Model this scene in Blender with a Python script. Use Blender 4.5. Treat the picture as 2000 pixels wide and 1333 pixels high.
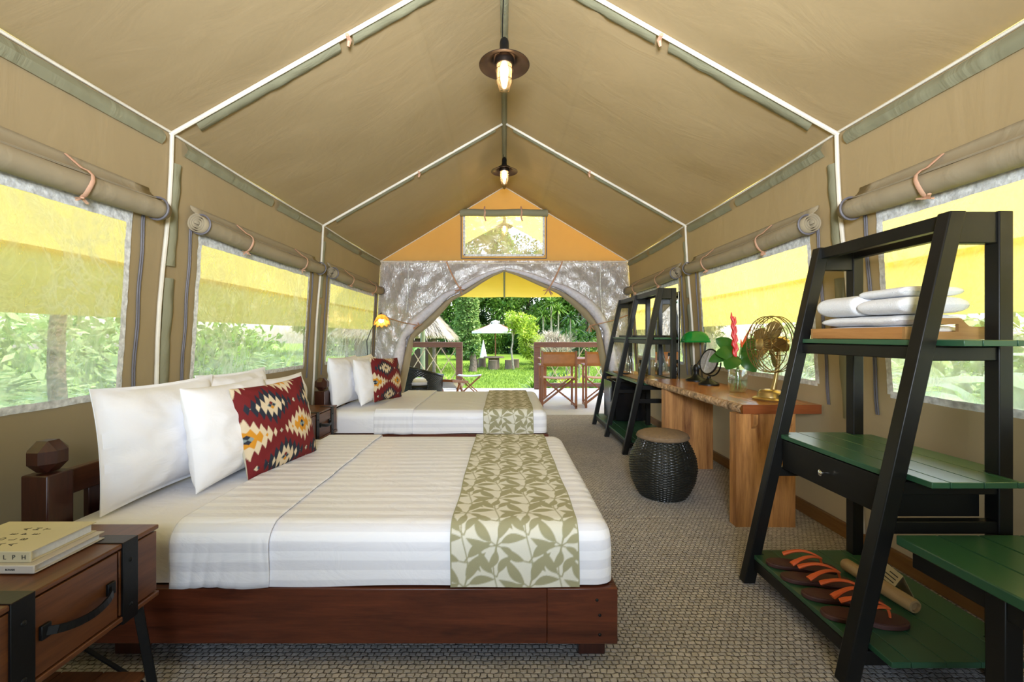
import bpy, bmesh, math, random
import numpy as np
from mathutils import Vector, Matrix, noise

for o in list(bpy.data.objects):
    bpy.data.objects.remove(o)
scene = bpy.context.scene
COL = scene.collection
PI = math.pi
random.seed(7)

# ------------------------------------------------------------------ camera
cam_d = bpy.data.cameras.new('camera')
cam_d.sensor_width = 36
cam_d.lens = 36 * 850 / 2000
cam_d.shift_x = 15 / 2000
cam_d.shift_y = -9.5 / 2000
cam_d.clip_end = 300
cam = bpy.data.objects.new('camera', cam_d)
COL.objects.link(cam)
cam.location = (0, 0, 1.2)
cam.rotation_euler = (PI / 2, 0, 0)
scene.camera = cam

# ------------------------------------------------------------------ world, sun, added fill lamps
w = bpy.data.worlds.new('world')
scene.world = w
w.use_nodes = True
nt = w.node_tree
nt.nodes.clear()
sky = nt.nodes.new('ShaderNodeTexSky')
sky.sky_type = 'NISHITA'
sky.sun_disc = False
sky.sun_elevation = math.radians(58)
sky.sun_rotation = math.radians(65)
sky.dust_density = 2.5
bg = nt.nodes.new('ShaderNodeBackground')
bg.inputs['Strength'].default_value = 0.95
wo = nt.nodes.new('ShaderNodeOutputWorld')
nt.links.new(sky.outputs[0], bg.inputs[0])
nt.links.new(bg.outputs[0], wo.inputs[0])

sd = bpy.data.lights.new('sun', 'SUN')
sd.energy = 3.7
sd.angle = math.radians(1.5)
sd.color = (1, .95, .86)
sun = bpy.data.objects.new('sun', sd)
COL.objects.link(sun)
sun.rotation_euler = Vector((-.28, .16, -.95)).to_track_quat('-Z', 'Y').to_euler()

def area(name, loc, target, sx, sy, power, color):
    d = bpy.data.lights.new(name, 'AREA')
    d.shape = 'RECTANGLE'
    d.size, d.size_y = sx, sy
    d.energy = power
    d.color = color
    o = bpy.data.objects.new(name, d)
    COL.objects.link(o)
    o.location = loc
    o.rotation_euler = (Vector(target) - Vector(loc)).to_track_quat('-Z', 'Y').to_euler()
    return o
# fill lamp added in the unseen rear opening, standing in for daylight
area('entrance_fill', (0, -2.35, 1.25), (0, 3, 1.75), 1.7, 1.8, 24, (.80, .89, 1))
# added fill lamp behind the camera, bounced off the roof like a flash
fl_ = area('bounce_fill', (0, -.75, 1.7), (0, 3.1, 3.3), .6, .6, 112, (.86, .92, 1))
fl_.data.spread = math.radians(110)

scene.view_settings.view_transform = 'Standard'
scene.view_settings.look = 'None'
scene.view_settings.gamma = 1
scene.view_settings.use_curve_mapping = False
scene.view_settings.exposure = 0.27
scene.cycles.max_bounces = 10
scene.cycles.diffuse_bounces = 5
scene.cycles.transparent_max_bounces = 16
scene.cycles.transmission_bounces = 6
scene.cycles.sample_clamp_indirect = 4
scene.cycles.caustics_reflective = False
scene.cycles.caustics_refractive = False
scene.cycles.use_denoising = True

# ------------------------------------------------------------------ materials
def lin(r, g, b):
    f = lambda c: c / 12.92 if c <= .04045 else ((c + .055) / 1.055) ** 2.4
    return (f(r / 255), f(g / 255), f(b / 255))

class NT:
    def __init__(s, name):
        s.m = bpy.data.materials.new(name)
        s.m.use_nodes = True
        s.t = s.m.node_tree
        s.t.nodes.clear()
        s.out = s.n('ShaderNodeOutputMaterial')
    def n(s, typ, **kw):
        x = s.t.nodes.new(typ)
        for k, v in kw.items():
            if isinstance(v, (int, float, str, bool)) and hasattr(x, k) and not k[0].isupper():
                setattr(x, k, v)
        return x
    def l(s, a, b):
        s.t.links.new(a, b)
    def coord(s, scale=(1, 1, 1), kind='Object', rot=(0, 0, 0)):
        c = s.n('ShaderNodeTexCoord')
        mp = s.n('ShaderNodeMapping')
        mp.inputs['Scale'].default_value = scale
        mp.inputs['Rotation'].default_value = rot
        s.l(c.outputs[kind], mp.inputs[0])
        return mp.outputs[0]
    def noise(s, vec, scale, detail=3, rough=.5, dist=0):
        x = s.n('ShaderNodeTexNoise')
        x.inputs['Scale'].default_value = scale
        x.inputs['Detail'].default_value = detail
        x.inputs['Roughness'].default_value = rough
        x.inputs['Distortion'].default_value = dist
        s.l(vec, x.inputs['Vector'])
        return x.outputs['Fac']
    def ramp(s, fac, stops):
        x = s.n('ShaderNodeValToRGB')
        e = x.color_ramp.elements
        while len(e) < len(stops):
            e.new(.5)
        for i, (p, c) in enumerate(stops):
            e[i].position = p
            e[i].color = (*c, 1) if len(c) == 3 else c
        s.l(fac, x.inputs[0])
        return x.outputs[0]
    def bump(s, h, strength, dist=.002, normal=None):
        x = s.n('ShaderNodeBump')
        x.inputs['Strength'].default_value = strength
        x.inputs['Distance'].default_value = dist
        s.l(h, x.inputs['Height'])
        if normal is not None:
            s.l(normal, x.inputs['Normal'])
        return x.outputs[0]
    def math(s, op, a, b=None):
        x = s.n('ShaderNodeMath')
        x.operation = op
        for i, v in enumerate((a, b)):
            if v is None: continue
            if isinstance(v, (int, float)): x.inputs[i].default_value = v
            else: s.l(v, x.inputs[i])
        return x.outputs[0]
    def pr(s, col=None, rough=.5, metal=0, normal=None, **kw):
        p = s.n('ShaderNodeBsdfPrincipled')
        if isinstance(col, tuple): p.inputs['Base Color'].default_value = (*col, 1)
        elif col is not None: s.l(col, p.inputs['Base Color'])
        if isinstance(rough, (int, float)): p.inputs['Roughness'].default_value = rough
        else: s.l(rough, p.inputs['Roughness'])
        p.inputs['Metallic'].default_value = metal
        if normal is not None: s.l(normal, p.inputs['Normal'])
        for k, v in kw.items():
            key = k.replace('_', ' ')
            i = p.inputs[key]
            i.default_value = (*v, 1) if isinstance(v, tuple) else v
        return p.outputs[0]
    def mix(s, fac, a, b):
        x = s.n('ShaderNodeMixShader')
        if isinstance(fac, (int, float)): x.inputs[0].default_value = fac
        else: s.l(fac, x.inputs[0])
        s.l(a, x.inputs[1]); s.l(b, x.inputs[2])
        return x.outputs[0]
    def bs(s, typ, col, rough=None, normal=None):
        x = s.n(typ)
        if isinstance(col, tuple): x.inputs['Color'].default_value = (*col, 1)
        else: s.l(col, x.inputs['Color'])
        if rough is not None: x.inputs['Roughness'].default_value = rough
        if normal is not None: s.l(normal, x.inputs['Normal'])
        return x.outputs[0]
    def done(s, sh):
        s.l(sh, s.out.inputs['Surface'])
        return s.m

def plain(name, col, rough=.5, metal=0, var=.12, vs=6, bump=0, bs=60, bd=.002, **kw):
    t = NT(name)
    v = t.coord()
    a = tuple(max(0, c * (1 - var)) for c in col)
    b = tuple(min(1, c * (1 + var)) for c in col)
    c = t.ramp(t.noise(v, vs), [(.3, a), (.7, b)])
    nm = t.bump(t.noise(v, bs, 2), bump, bd) if bump else None
    return t.done(t.pr(c, rough, metal, nm, **kw))

def wood(name, dark, light, axis='Y', rough=.4, scale=1.0, bump=.15, wear=None, **kw):
    t = NT(name)
    st = {'X': (1.2, 14, 14), 'Y': (14, 1.2, 14), 'Z': (14, 14, 1.2)}[axis]
    v = t.coord(tuple(k * scale for k in st))
    n1 = t.noise(v, 1.6, 6, .6, .8)
    n2 = t.noise(v, 9, 4, .7, .3)
    f = t.math('ADD', t.math('MULTIPLY', n1, .7), t.math('MULTIPLY', n2, .3))
    mid = tuple((a + b) / 2 for a, b in zip(dark, light))
    c = t.ramp(f, [(.3, dark), (.5, mid), (.7, light)])
    if wear:
        m = t.ramp(t.noise(t.coord(tuple(k * .6 for k in st)), 12, 5, .8), [(.70, (0, 0, 0)), (.78, (1, 1, 1))])
        mx = t.n('ShaderNodeMix'); mx.data_type = 'RGBA'
        t.l(m, mx.inputs[0]); t.l(c, mx.inputs[6]); mx.inputs[7].default_value = (*wear, 1)
        c = mx.outputs[2]
    return t.done(t.pr(c, rough, 0, t.bump(f, bump, .002), **kw))

def canvas(name, col, tcol, tr=.3, bump=.25, rough=.7):
    t = NT(name)
    v = t.coord()
    n = t.noise(v, 1.1, 4, .55, .4)
    a = tuple(c * .93 for c in col); b = tuple(min(1, c * 1.06) for c in col)
    c = t.ramp(n, [(.3, a), (.7, b)])
    wr = t.noise(t.coord((1.0, 2.2, .9)), 2.2, 4, .5, 1.2)
    wv = t.n('ShaderNodeTexNoise'); wv.inputs['Scale'].default_value = 420
    nm = t.bump(wr, bump, .03)
    d = t.pr(c, rough, 0, nm, Specular_IOR_Level=.25)
    tl = t.bs('ShaderNodeBsdfTranslucent', tcol, None, nm)
    return t.done(t.mix(tr, d, tl))

def leafmat(name, a, b, gloss=.35, tr=.4, island=True):
    t = NT(name)
    if island:
        g = t.n('ShaderNodeNewGeometry'); f = g.outputs['Random Per Island']
    else:
        f = t.noise(t.coord(), 3, 3)
    c = t.ramp(f, [(.1, a), (.9, b)])
    d = t.pr(c, gloss, 0, Specular_IOR_Level=.3)
    tl = t.bs('ShaderNodeBsdfTranslucent', c)
    return t.done(t.mix(tr, d, tl))

MT = {}
MT['canvas'] = canvas('tan_canvas', (.365, .277, .158), (.42, .33, .20), .05, .15)
MT['canvas_backlit'] = canvas('tan_canvas_backlit', (.40, .27, .12), (.62, .36, .13), .32)  # same canvas, with the orange backlight put into its colour
MT['canvas_roll'] = canvas('tan_canvas_roll', (.37, .305, .20), (.4, .3, .12), .05, .35)
MT['sleeve'] = canvas('sage_sleeve', (.27, .26, .165), (.3, .28, .15), .05, .6)
MT['cord'] = plain('cream_cord', (.78, .73, .62), .7, bump=.3, bs=200)
MT['tie'] = plain('peach_tie', (.62, .36, .24), .8, bump=.4, bs=150)
MT['zip'] = plain('grey_zipper', (.15, .14, .16), .5, bump=.5, bs=400)
MT['net'] = plain('grey_mosquito_net', (.66, .64, .72), .8, var=.12, vs=25, bump=.6, bs=40, bd=.006)
def pvc(name, haze, hlo, hhi, gl=.14, bsc=5.5, bst=.5, RG=.12, ssc=3.0):
    lerp_ = lambda a, b, k: a + (b - a) * k
    t = NT(name)
    v = t.coord((1, 1, .75))
    wr = t.noise(v, bsc, 5, .55, 2.6)
    nm = t.bump(wr, bst, .03)
    tp = t.bs('ShaderNodeBsdfTransparent', (.97, .98, .97))
    gs = t.bs('ShaderNodeBsdfGlossy', (1, 1, 1), RG, nm)
    df = t.bs('ShaderNodeBsdfDiffuse', haze, None, nm)
    tl = t.bs('ShaderNodeBsdfTranslucent', haze, None, nm)
    milk = t.mix(.6, df, tl)
    cv = t.coord((1, 1, .6))
    def ridge(sc, dist, sharp, off):
        n_ = t.noise(t.coord((1, 1, .6), rot=(off, off * .7, 0)), sc, 2, .5, dist)
        r_ = t.math('SUBTRACT', 1, t.math('MULTIPLY', t.math('ABSOLUTE', t.math('SUBTRACT', n_, .5)), sharp))
        return t.math('MAXIMUM', r_, 0)
    mask = t.ramp(t.noise(cv, 1.3 * ssc / 3, 3), [(.42, (0, 0, 0)), (.66, (1, 1, 1))])
    cr = t.math('MULTIPLY', t.math('MAXIMUM', ridge(ssc * 1.2, 2.2, 18, .3), ridge(ssc * 2.3, 1.6, 15, 1.1)), mask)  # pale streaks that paint glints along the vinyl crinkles
    soft = t.ramp(t.noise(cv, ssc * .8, 4, .6, 2), [(.35, (hlo * .7,) * 3), (.70, (hlo * 1.35,) * 3)])
    hz = t.math('ADD', soft, t.math('MULTIPLY', cr, hhi))
    return t.done(t.mix(gl, t.mix(hz, tp, milk), gs))
MT['pvc'] = pvc('clear_vinyl', (.92, .94, .93), .32, .42)
MT['pvc_end'] = pvc('clear_vinyl_curtain', (.88, .87, 1.0), .52, .55, .11, 15, .25, .2, 8)
MT['pvc_edge'] = plain('silver_vinyl_edge', (.74, .75, .74), .25, var=.3, vs=40, bump=.8, bs=60, bd=.004)
def fly(nm_, mx):
    t = NT(nm_)
    v = t.coord()
    c = t.ramp(t.noise(v, .8, 3), [(.3, (.72, .57, .07)), (.7, (.82, .65, .11))])
    d = t.bs('ShaderNodeBsdfDiffuse', c)
    tl = t.bs('ShaderNodeBsdfTranslucent', (.92, .70, .16))
    return t.done(t.mix(mx, d, tl))
MT['fly'] = fly('yellow_flysheet', .5)
MT['awning'] = fly('yellow_awning', .12)
def carpet():
    t = NT('woven_carpet')
    v = t.coord((1, 1, 1))
    ds = t.n('ShaderNodeMixRGB') if False else None
    br = t.n('ShaderNodeTexBrick')
    br.offset = .5; br.squash = 1
    br.inputs['Scale'].default_value = 1
    br.inputs['Mortar Size'].default_value = .0034
    br.inputs['Mortar Smooth'].default_value = 1
    br.inputs['Brick Width'].default_value = .026
    br.inputs['Row Height'].default_value = .0205
    br.inputs['Bias'].default_value = 0
    br.inputs['Color1'].default_value = (.70, .665, .625, 1)
    br.inputs['Color2'].default_value = (.53, .505, .48, 1)
    br.inputs['Mortar'].default_value = (.42, .395, .365, 1)
    wn = t.noise(t.coord(), 34, 2)
    ad = t.n('ShaderNodeVectorMath'); ad.operation = 'MULTIPLY_ADD'
    cn = t.n('ShaderNodeCombineXYZ')
    t.l(wn, cn.inputs[0]); t.l(wn, cn.inputs[1])
    t.l(cn.outputs[0], ad.inputs[0]); ad.inputs[1].default_value = (.018, .018, 0); t.l(v, ad.inputs[2])
    t.l(ad.outputs[0], br.inputs['Vector'])
    big = t.ramp(t.noise(t.coord(), 1.6, 3), [(.3, (.85, .85, .88)), (.7, (1.08, 1.05, 1.0))])
    mx = t.n('ShaderNodeMix'); mx.data_type = 'RGBA'; mx.blend_type = 'MULTIPLY'
    mx.inputs[0].default_value = 1
    gap = t.math('MULTIPLY', br.outputs['Fac'], t.ramp(t.noise(t.coord(), 55, 2), [(.44, (.15,) * 3), (.60, (1,) * 3)]))
    dk = t.n('ShaderNodeMix'); dk.data_type = 'RGBA'
    t.l(gap, dk.inputs[0]); t.l(br.outputs['Color'], dk.inputs[6]); dk.inputs[7].default_value = (.11, .095, .08, 1)
    t.l(dk.outputs[2], mx.inputs[6]); t.l(big, mx.inputs[7])
    inv = t.math('SUBTRACT', 1, br.outputs['Fac'])
    fine = t.noise(t.coord((1, 4, 1)), 160, 2)
    h = t.math('ADD', inv, t.math('MULTIPLY', fine, .5))
    return t.done(t.pr(mx.outputs[2], .85, 0, t.bump(h, .9, .006), Specular_IOR_Level=.2))
MT['carpet'] = carpet()
MT['mahogany'] = wood('mahogany_wood', (.032, .007, .004), (.165, .040, .015), 'X', .32, wear=(.30, .13, .07))
MT['mahogany_dark'] = wood('dark_mahogany_wood', (.022, .007, .005), (.075, .022, .013), 'Z', .3)
MT['mahogany_y'] = wood('mahogany_wood_across', (.03, .008, .004), (.12, .032, .014), 'Y', .32)
MT['acacia'] = wood('acacia_wood', (.058, .018, .006), (.19, .068, .022), 'Y', .38)
MT['teak'] = wood('teak_wood', (.24, .075, .015), (.52, .21, .052), 'Y', .22, .8, bump=.06)
MT['teak_end'] = wood('teak_end_wood', (.20, .05, .016), (.32, .095, .03), 'X', .25)
MT['slab'] = wood('slab_wood', (.15, .045, .010), (.72, .36, .12), 'Z', .5, .55, bump=.3)
MT['bark'] = plain('live_edge_bark', (.42, .27, .15), .8, var=.5, vs=26, bump=1, bs=45, bd=.02)
MT['tray'] = wood('tray_wood', (.34, .14, .04), (.55, .27, .09), 'Y', .4)
MT['tray_x'] = wood('tray_wood_across', (.30, .15, .05), (.48, .27, .10), 'X', .4)
MT['baseboard'] = wood('baseboard_wood', (.17, .075, .02), (.30, .15, .045), 'Y', .45)
MT['railing'] = wood('railing_wood', (.085, .034, .024), (.165, .066, .048), 'X', .5)
MT['chairwood'] = wood('chair_wood', (.20, .065, .02), (.36, .13, .045), 'Z', .4)
MT['deck'] = wood('pale_deck_wood', (.52, .53, .54), (.72, .73, .74), 'X', .5, bump=.1)
MT['bamboo'] = wood('bamboo_wood', (.36, .22, .10), (.58, .40, .20), 'Y', .4)
MT['stump'] = wood('stump_wood', (.10, .065, .04), (.26, .18, .11), 'Z', .8, bump=.5)
MT['green'] = plain('green_paint', (.028, .094, .048), .28, var=.12, vs=3, bump=.08, bs=30)
MT['black'] = plain('black_paint', (.008, .008, .0075), .38, var=.3, vs=5, bump=.1, bs=40, Specular_IOR_Level=.3)
MT['metal_black'] = plain('black_iron', (.012, .013, .014), .42, .6, bump=.15, bs=80)
MT['bronze_dark'] = plain('dark_bronze', (.035, .024, .018), .38, .7, bump=.1)
MT['shade_metal'] = plain('aged_copper_shade', (.075, .05, .036), .35, .75, var=.3)
MT['brass'] = plain('aged_brass', (.50, .36, .15), .3, .85, var=.2)
MT['brass_dark'] = plain('dark_brass_wire', (.22, .15, .06), .35, .8)
MT['chrome'] = plain('chrome', (.75, .73, .7), .12, 1, var=.03)
MT['white_wall'] = plain('white_paper', (.78, .78, .76), .7, var=.04)
def linen(name, stripes, tint=(.87, .87, .90)):
    t = NT(name)
    v = t.coord()
    wr = t.noise(t.coord((1.2, 2.4, 2)), 4.5, 4, .55, 1.0)
    nm = t.bump(wr, .22, .03)
    if stripes:
        u = t.n('ShaderNodeUVMap')
        sp = t.n('ShaderNodeSeparateXYZ'); t.l(u.outputs[0], sp.inputs[0])
        fr = t.math('FRACT', t.math('MULTIPLY', sp.outputs[1], 1 / .068))
        k = t.ramp(fr, [(.0, (.775, .775, .815)), (.47, (.775, .775, .815)), (.53, (.88, .88, .91)), (.97, (.88, .88, .91))])
        k.node.color_ramp.interpolation = 'LINEAR'
        rg = t.ramp(fr, [(.47, (.35,) * 3), (.53, (.75,) * 3)])
        return t.done(t.pr(k, rg, 0, nm, Specular_IOR_Level=.4))
    return t.done(t.pr(tint, .8, 0, nm, Specular_IOR_Level=.2))
MT['linen'] = linen('white_linen', False)
MT['stripe'] = linen('striped_satin_linen', True)
def terry():
    t = NT('white_terry')
    v = t.coord()
    return t.done(t.pr((.80, .81, .84), .95, 0, t.bump(t.noise(v, 260, 2), .6, .004)))
MT['terry'] = terry()
def attr(name, rough=.85, bump=.3, bsc=300):
    t = NT(name)
    a = t.n('ShaderNodeAttribute'); a.attribute_name = 'Col'
    v = t.coord()
    wr = t.noise(t.coord(), 5, 3, .5, 1)
    nm = t.bump(t.noise(v, bsc, 1), bump, .002, t.bump(wr, .2, .02))
    return t.done(t.pr(a.outputs['Color'], rough, 0, nm, Specular_IOR_Level=.2))
MT['print'] = attr('printed_cotton')
MT['cream_back'] = plain('cream_cushion_back', (.60, .55, .42), .9)
MT['wicker'] = plain('black_wicker', (.014, .015, .013), .28, var=.3, vs=20)
MT['brown_cushion'] = plain('brown_tweed', (.21, .14, .08), .9, var=.15, vs=60, bump=.6, bs=350)
MT['rubber'] = plain('brown_rubber', (.075, .026, .020), .6, var=.08, bump=.2, bs=200)
MT['orange'] = plain('orange_rubber', (.80, .14, .035), .4, var=.06)
MT['leather'] = plain('tan_leather', (.42, .165, .045), .5, var=.12, vs=12)
MT['leather_seat'] = plain('tan_leather_seat', (.50, .25, .09), .5)
MT['grey_canvas'] = plain('grey_canvas_seat', (.45, .48, .52), .8)
MT['white_cushion'] = plain('white_cushion', (.8, .78, .74), .85)
MT['book'] = plain('cream_bookcover', (.62, .55, .36), .6, var=.04, bump=.1, bs=300)
MT['book2'] = plain('pale_bookcover', (.60, .55, .47), .6, var=.04)
MT['pages'] = plain('book_pages', (.66, .68, .72), .8, var=.06, vs=120)
MT['ink'] = plain('black_ink', (.03, .026, .02), .7)
MT['card'] = plain('cream_card', (.58, .48, .29), .7)
MT['fridge'] = plain('black_enamel', (.008, .008, .009), .2)
MT['fridge_side'] = plain('brushed_steel', (.42, .43, .45), .35, .7, var=.12)
MT['thatch'] = plain('dry_thatch', (.42, .30, .20), .95, var=.5, vs=14, bump=1, bs=25, bd=.05)
MT['parasol'] = plain('white_parasol_cloth', (.82, .80, .76), .8, var=.04)
MT['rope'] = plain('natural_rope', (.50, .42, .30), .9, bump=.5, bs=120)
MT['pole_green'] = plain('green_pole', (.20, .27, .15), .5)
MT['trunk'] = plain('tree_bark', (.16, .115, .08), .9, var=.4, vs=9, bump=1, bs=20, bd=.03)
MT['trunk_pale'] = plain('pale_tree_bark', (.34, .28, .19), .9, var=.4, vs=9, bump=1, bs=20, bd=.02)
MT['banana_stem'] = plain('banana_stem', (.26, .26, .11), .6, var=.3, vs=5)
MT['soil'] = plain('stone_grey', (.34, .32, .28), .9, var=.2, bump=.5)
def grassmat():
    t = NT('lawn')
    v = t.coord()
    n = t.noise(v, .35, 4, .6)
    c = t.ramp(n, [(.3, (.11, .19, .018)), (.7, (.20, .30, .035))])
    return t.done(t.pr(c, .9, 0, t.bump(t.noise(v, 30, 3), 1, .05), Specular_IOR_Level=.1))
MT['lawn'] = grassmat()
MT['blade'] = leafmat('grass_blades', (.11, .20, .018), (.24, .36, .045), .6, .3)
MT['leaf_dark'] = leafmat('dark_leaves', (.018, .07, .012), (.10, .21, .035))
MT['leaf_mid'] = leafmat('mid_leaves', (.07, .17, .02), (.25, .40, .06))
MT['leaf_lime'] = leafmat('lime_leaves', (.24, .38, .025), (.52, .62, .08))
MT['leaf_pale'] = leafmat('pale_leaves', (.18, .32, .09), (.48, .60, .26))
MT['leaf_ivy'] = leafmat('ivy_leaves', (.12, .24, .05), (.40, .52, .16))
MT['leaf_dry'] = leafmat('dry_grass', (.30, .26, .17), (.62, .56, .44))
MT['banana'] = leafmat('banana_leaf', (.09, .22, .05), (.20, .36, .09), .4, .45, False)
MT['vase_leaf'] = leafmat('glossy_leaf', (.018, .085, .010), (.05, .16, .02), .3, .25, False)
MT['flower_red'] = plain('red_flower', (.62, .02, .02), .45)
MT['flower_orange'] = plain('orange_flower', (.75, .12, .03), .45)
MT['stem'] = plain('flower_stem', (.16, .26, .06), .5)
def thin_glass(name, col=(.97, .98, .97), gl=.12, rough=.02):
    t = NT(name)
    lw = t.n('ShaderNodeLayerWeight'); lw.inputs['Blend'].default_value = .25
    f = t.math('MULTIPLY_ADD', lw.outputs['Facing'], .6)
    f.node.inputs[2].default_value = gl * .5
    tp = t.bs('ShaderNodeBsdfTransparent', col)
    gs = t.bs('ShaderNodeBsdfGlossy', (1, 1, 1), rough)
    return t.done(t.mix(f, tp, gs))
MT['glass'] = thin_glass('clear_glass')
def lampglass():
    t = NT('lamp_glass')
    lw = t.n('ShaderNodeLayerWeight'); lw.inputs['Blend'].default_value = .35
    tp = t.bs('ShaderNodeBsdfTransparent', (.98, .93, .86))
    tl = t.bs('ShaderNodeBsdfTranslucent', (1, .82, .6))
    gs = t.bs('ShaderNodeBsdfGlossy', (1, 1, 1), .05)
    f = t.math('MULTIPLY', lw.outputs['Facing'], .35)
    return t.done(t.mix(f, t.mix(.10, tp, tl), gs))
MT['glass_lamp'] = lampglass()
MT['glass_tint'] = thin_glass('dark_glass', (.45, .36, .2), .12)
MT['water'] = thin_glass('water', (.86, .93, .88), .05)
def mirror():
    t = NT('mirror_silver')
    return t.done(t.pr((.86, .88, .87), .02, 1))
MT['mirror'] = mirror()
def emit(name, col, s):
    t = NT(name)
    e = t.n('ShaderNodeEmission')
    e.inputs[0].default_value = (*col, 1); e.inputs[1].default_value = s
    return t.done(e.outputs[0])
MT['bulb'] = emit('lit_bulb', (1, .72, .42), 42)
MT['bulb_soft'] = emit('lit_small_bulb', (1, .60, .26), 85)
MT['bulb_out'] = emit('lit_porch_bulb', (1, .75, .4), 25)
def amber():
    t = NT('amber_glass')
    d = t.pr((.80, .50, .16), .2)
    tl = t.bs('ShaderNodeBsdfTranslucent', (1, .74, .36))
    return t.done(t.mix(.75, d, tl))
MT['amber'] = amber()
def greenglass():
    t = NT('green_glass')
    d = t.pr((.01, .22, .05), .08)
    tl = t.bs('ShaderNodeBsdfTranslucent', (.03, .75, .18))
    return t.done(t.mix(.5, d, tl))
MT['greenglass'] = greenglass()
# ------------------------------------------------------------------ geometry helpers
class G:
    """a bag of faces that becomes ONE mesh object"""
    def __init__(s):
        s.v = []; s.f = []
    def add(s, vs, fs, mtx=None):
        k = len(s.v)
        s.v += [(mtx @ Vector(p)) if mtx is not None else Vector(p) for p in vs]
        s.f += [tuple(i + k for i in f) for f in fs]
        return s
    def box(s, lo, hi, mtx=None):
        x0, y0, z0 = lo; x1, y1, z1 = hi
        vs = [(x0, y0, z0), (x1, y0, z0), (x1, y1, z0), (x0, y1, z0), (x0, y0, z1), (x1, y0, z1), (x1, y1, z1), (x0, y1, z1)]
        return s.add(vs, [(0, 3, 2, 1), (4, 5, 6, 7), (0, 1, 5, 4), (1, 2, 6, 5), (2, 3, 7, 6), (3, 0, 4, 7)], mtx)
    def hexa(s, bot, top):
        """eight corners: bottom loop then top loop"""
        return s.add(list(bot) + list(top), [(0, 3, 2, 1), (4, 5, 6, 7), (0, 1, 5, 4), (1, 2, 6, 5), (2, 3, 7, 6), (3, 0, 4, 7)])
    def bar(s, a, b, w, d, up=(0, 0, 1)):
        a = Vector(a); b = Vector(b)
        z = (b - a).normalized()
        x = Vector(up).cross(z)
        if x.length < 1e-4: x = Vector((1, 0, 0)).cross(z)
        x.normalize(); y = z.cross(x)
        q = [x * sx * w / 2 + y * sy * d / 2 for sx, sy in ((-1, -1), (1, -1), (1, 1), (-1, 1))]
        return s.hexa([a + k for k in q], [b + k for k in q])
    def tube(s, pts, r, n=8, closed=False, cap=True, flat=1.0):
        pts = [Vector(p) for p in pts]
        m = len(pts)
        rs = r if isinstance(r, (list, tuple)) else [r] * m
        T = []
        for i in range(m):
            a = pts[(i - 1) % m] if (closed or i > 0) else pts[i]
            b = pts[(i + 1) % m] if (closed or i < m - 1) else pts[i]
            t = (b - a)
            T.append(t.normalized() if t.length > 1e-9 else Vector((0, 0, 1)))
        up = Vector((0, 0, 1)) if abs(T[0].z) < .9 else Vector((1, 0, 0))
        x = up.cross(T[0]).normalized()
        vs = []
        for i in range(m):
            x = (x - T[i] * x.dot(T[i]))
            if x.length < 1e-6: x = T[i].orthogonal()
            x.normalize()
            y = T[i].cross(x)
            for k in range(n):
                an = 2 * PI * k / n
                vs.append(pts[i] + (x * math.cos(an) + y * math.sin(an) * flat) * rs[i])
        fs = []
        for i in range(m if closed else m - 1):
            j = (i + 1) % m
            for k in range(n):
                q = (k + 1) % n
                fs.append((i * n + k, i * n + q, j * n + q, j * n + k))
        if cap and not closed:
            fs.append(tuple(range(n - 1, -1, -1)))
            fs.append(tuple((m - 1) * n + k for k in range(n)))
        return s.add(vs, fs)
    def lathe(s, prof, n=24, mtx=None, a0=0, a1=2 * PI, capends=False):
        full = abs(a1 - a0 - 2 * PI) < 1e-6
        cols = n if full else n + 1
        vs = []
        for r, z in prof:
            for k in range(cols):
                an = a0 + (a1 - a0) * k / n
                vs.append((r * math.cos(an), r * math.sin(an), z))
        fs = []
        for i in range(len(prof) - 1):
            for k in range(n):
                q = (k + 1) % cols
                fs.append((i * cols + k, i * cols + q, (i + 1) * cols + q, (i + 1) * cols + k))
        if capends and full:
            fs.append(tuple(range(cols - 1, -1, -1)))
            fs.append(tuple((len(prof) - 1) * cols + k for k in range(cols)))
        return s.add(vs, fs, mtx)
    def grid(s, fn, nu, nv, mtx=None, skip=None):
        vs = [fn(i / nu, j / nv) for i in range(nu + 1) for j in range(nv + 1)]
        fs = [(i * (nv + 1) + j, (i + 1) * (nv + 1) + j, (i + 1) * (nv + 1) + j + 1, i * (nv + 1) + j + 1)
              for i in range(nu) for j in range(nv) if not (skip and skip((i + .5) / nu, (j + .5) / nv))]
        return s.add(vs, fs, mtx)
    def prism(s, outline, z0, z1, mtx=None):
        n = len(outline)
        vs = [(x, y, z0) for x, y in outline] + [(x, y, z1) for x, y in outline]
        fs = [tuple(range(n - 1, -1, -1)), tuple(range(n, 2 * n))]
        fs += [(k, (k + 1) % n, n + (k + 1) % n, n + k) for k in range(n)]
        return s.add(vs, fs, mtx)
    def ball(s, c, r, n=12, m=8, mtx=None):
        rx, ry, rz = r if isinstance(r, (tuple, list)) else (r, r, r)
        prof = [(math.sin(PI * i / m), -math.cos(PI * i / m)) for i in range(m + 1)]
        vs = []
        for q, z in prof:
            for k in range(n):
                an = 2 * PI * k / n
                vs.append((c[0] + rx * q * math.cos(an), c[1] + ry * q * math.sin(an), c[2] + rz * z))
        fs = [(i * n + k, i * n + (k + 1) % n, (i + 1) * n + (k + 1) % n, (i + 1) * n + k) for i in range(m) for k in range(n)]
        return s.add(vs, fs, mtx)
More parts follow.
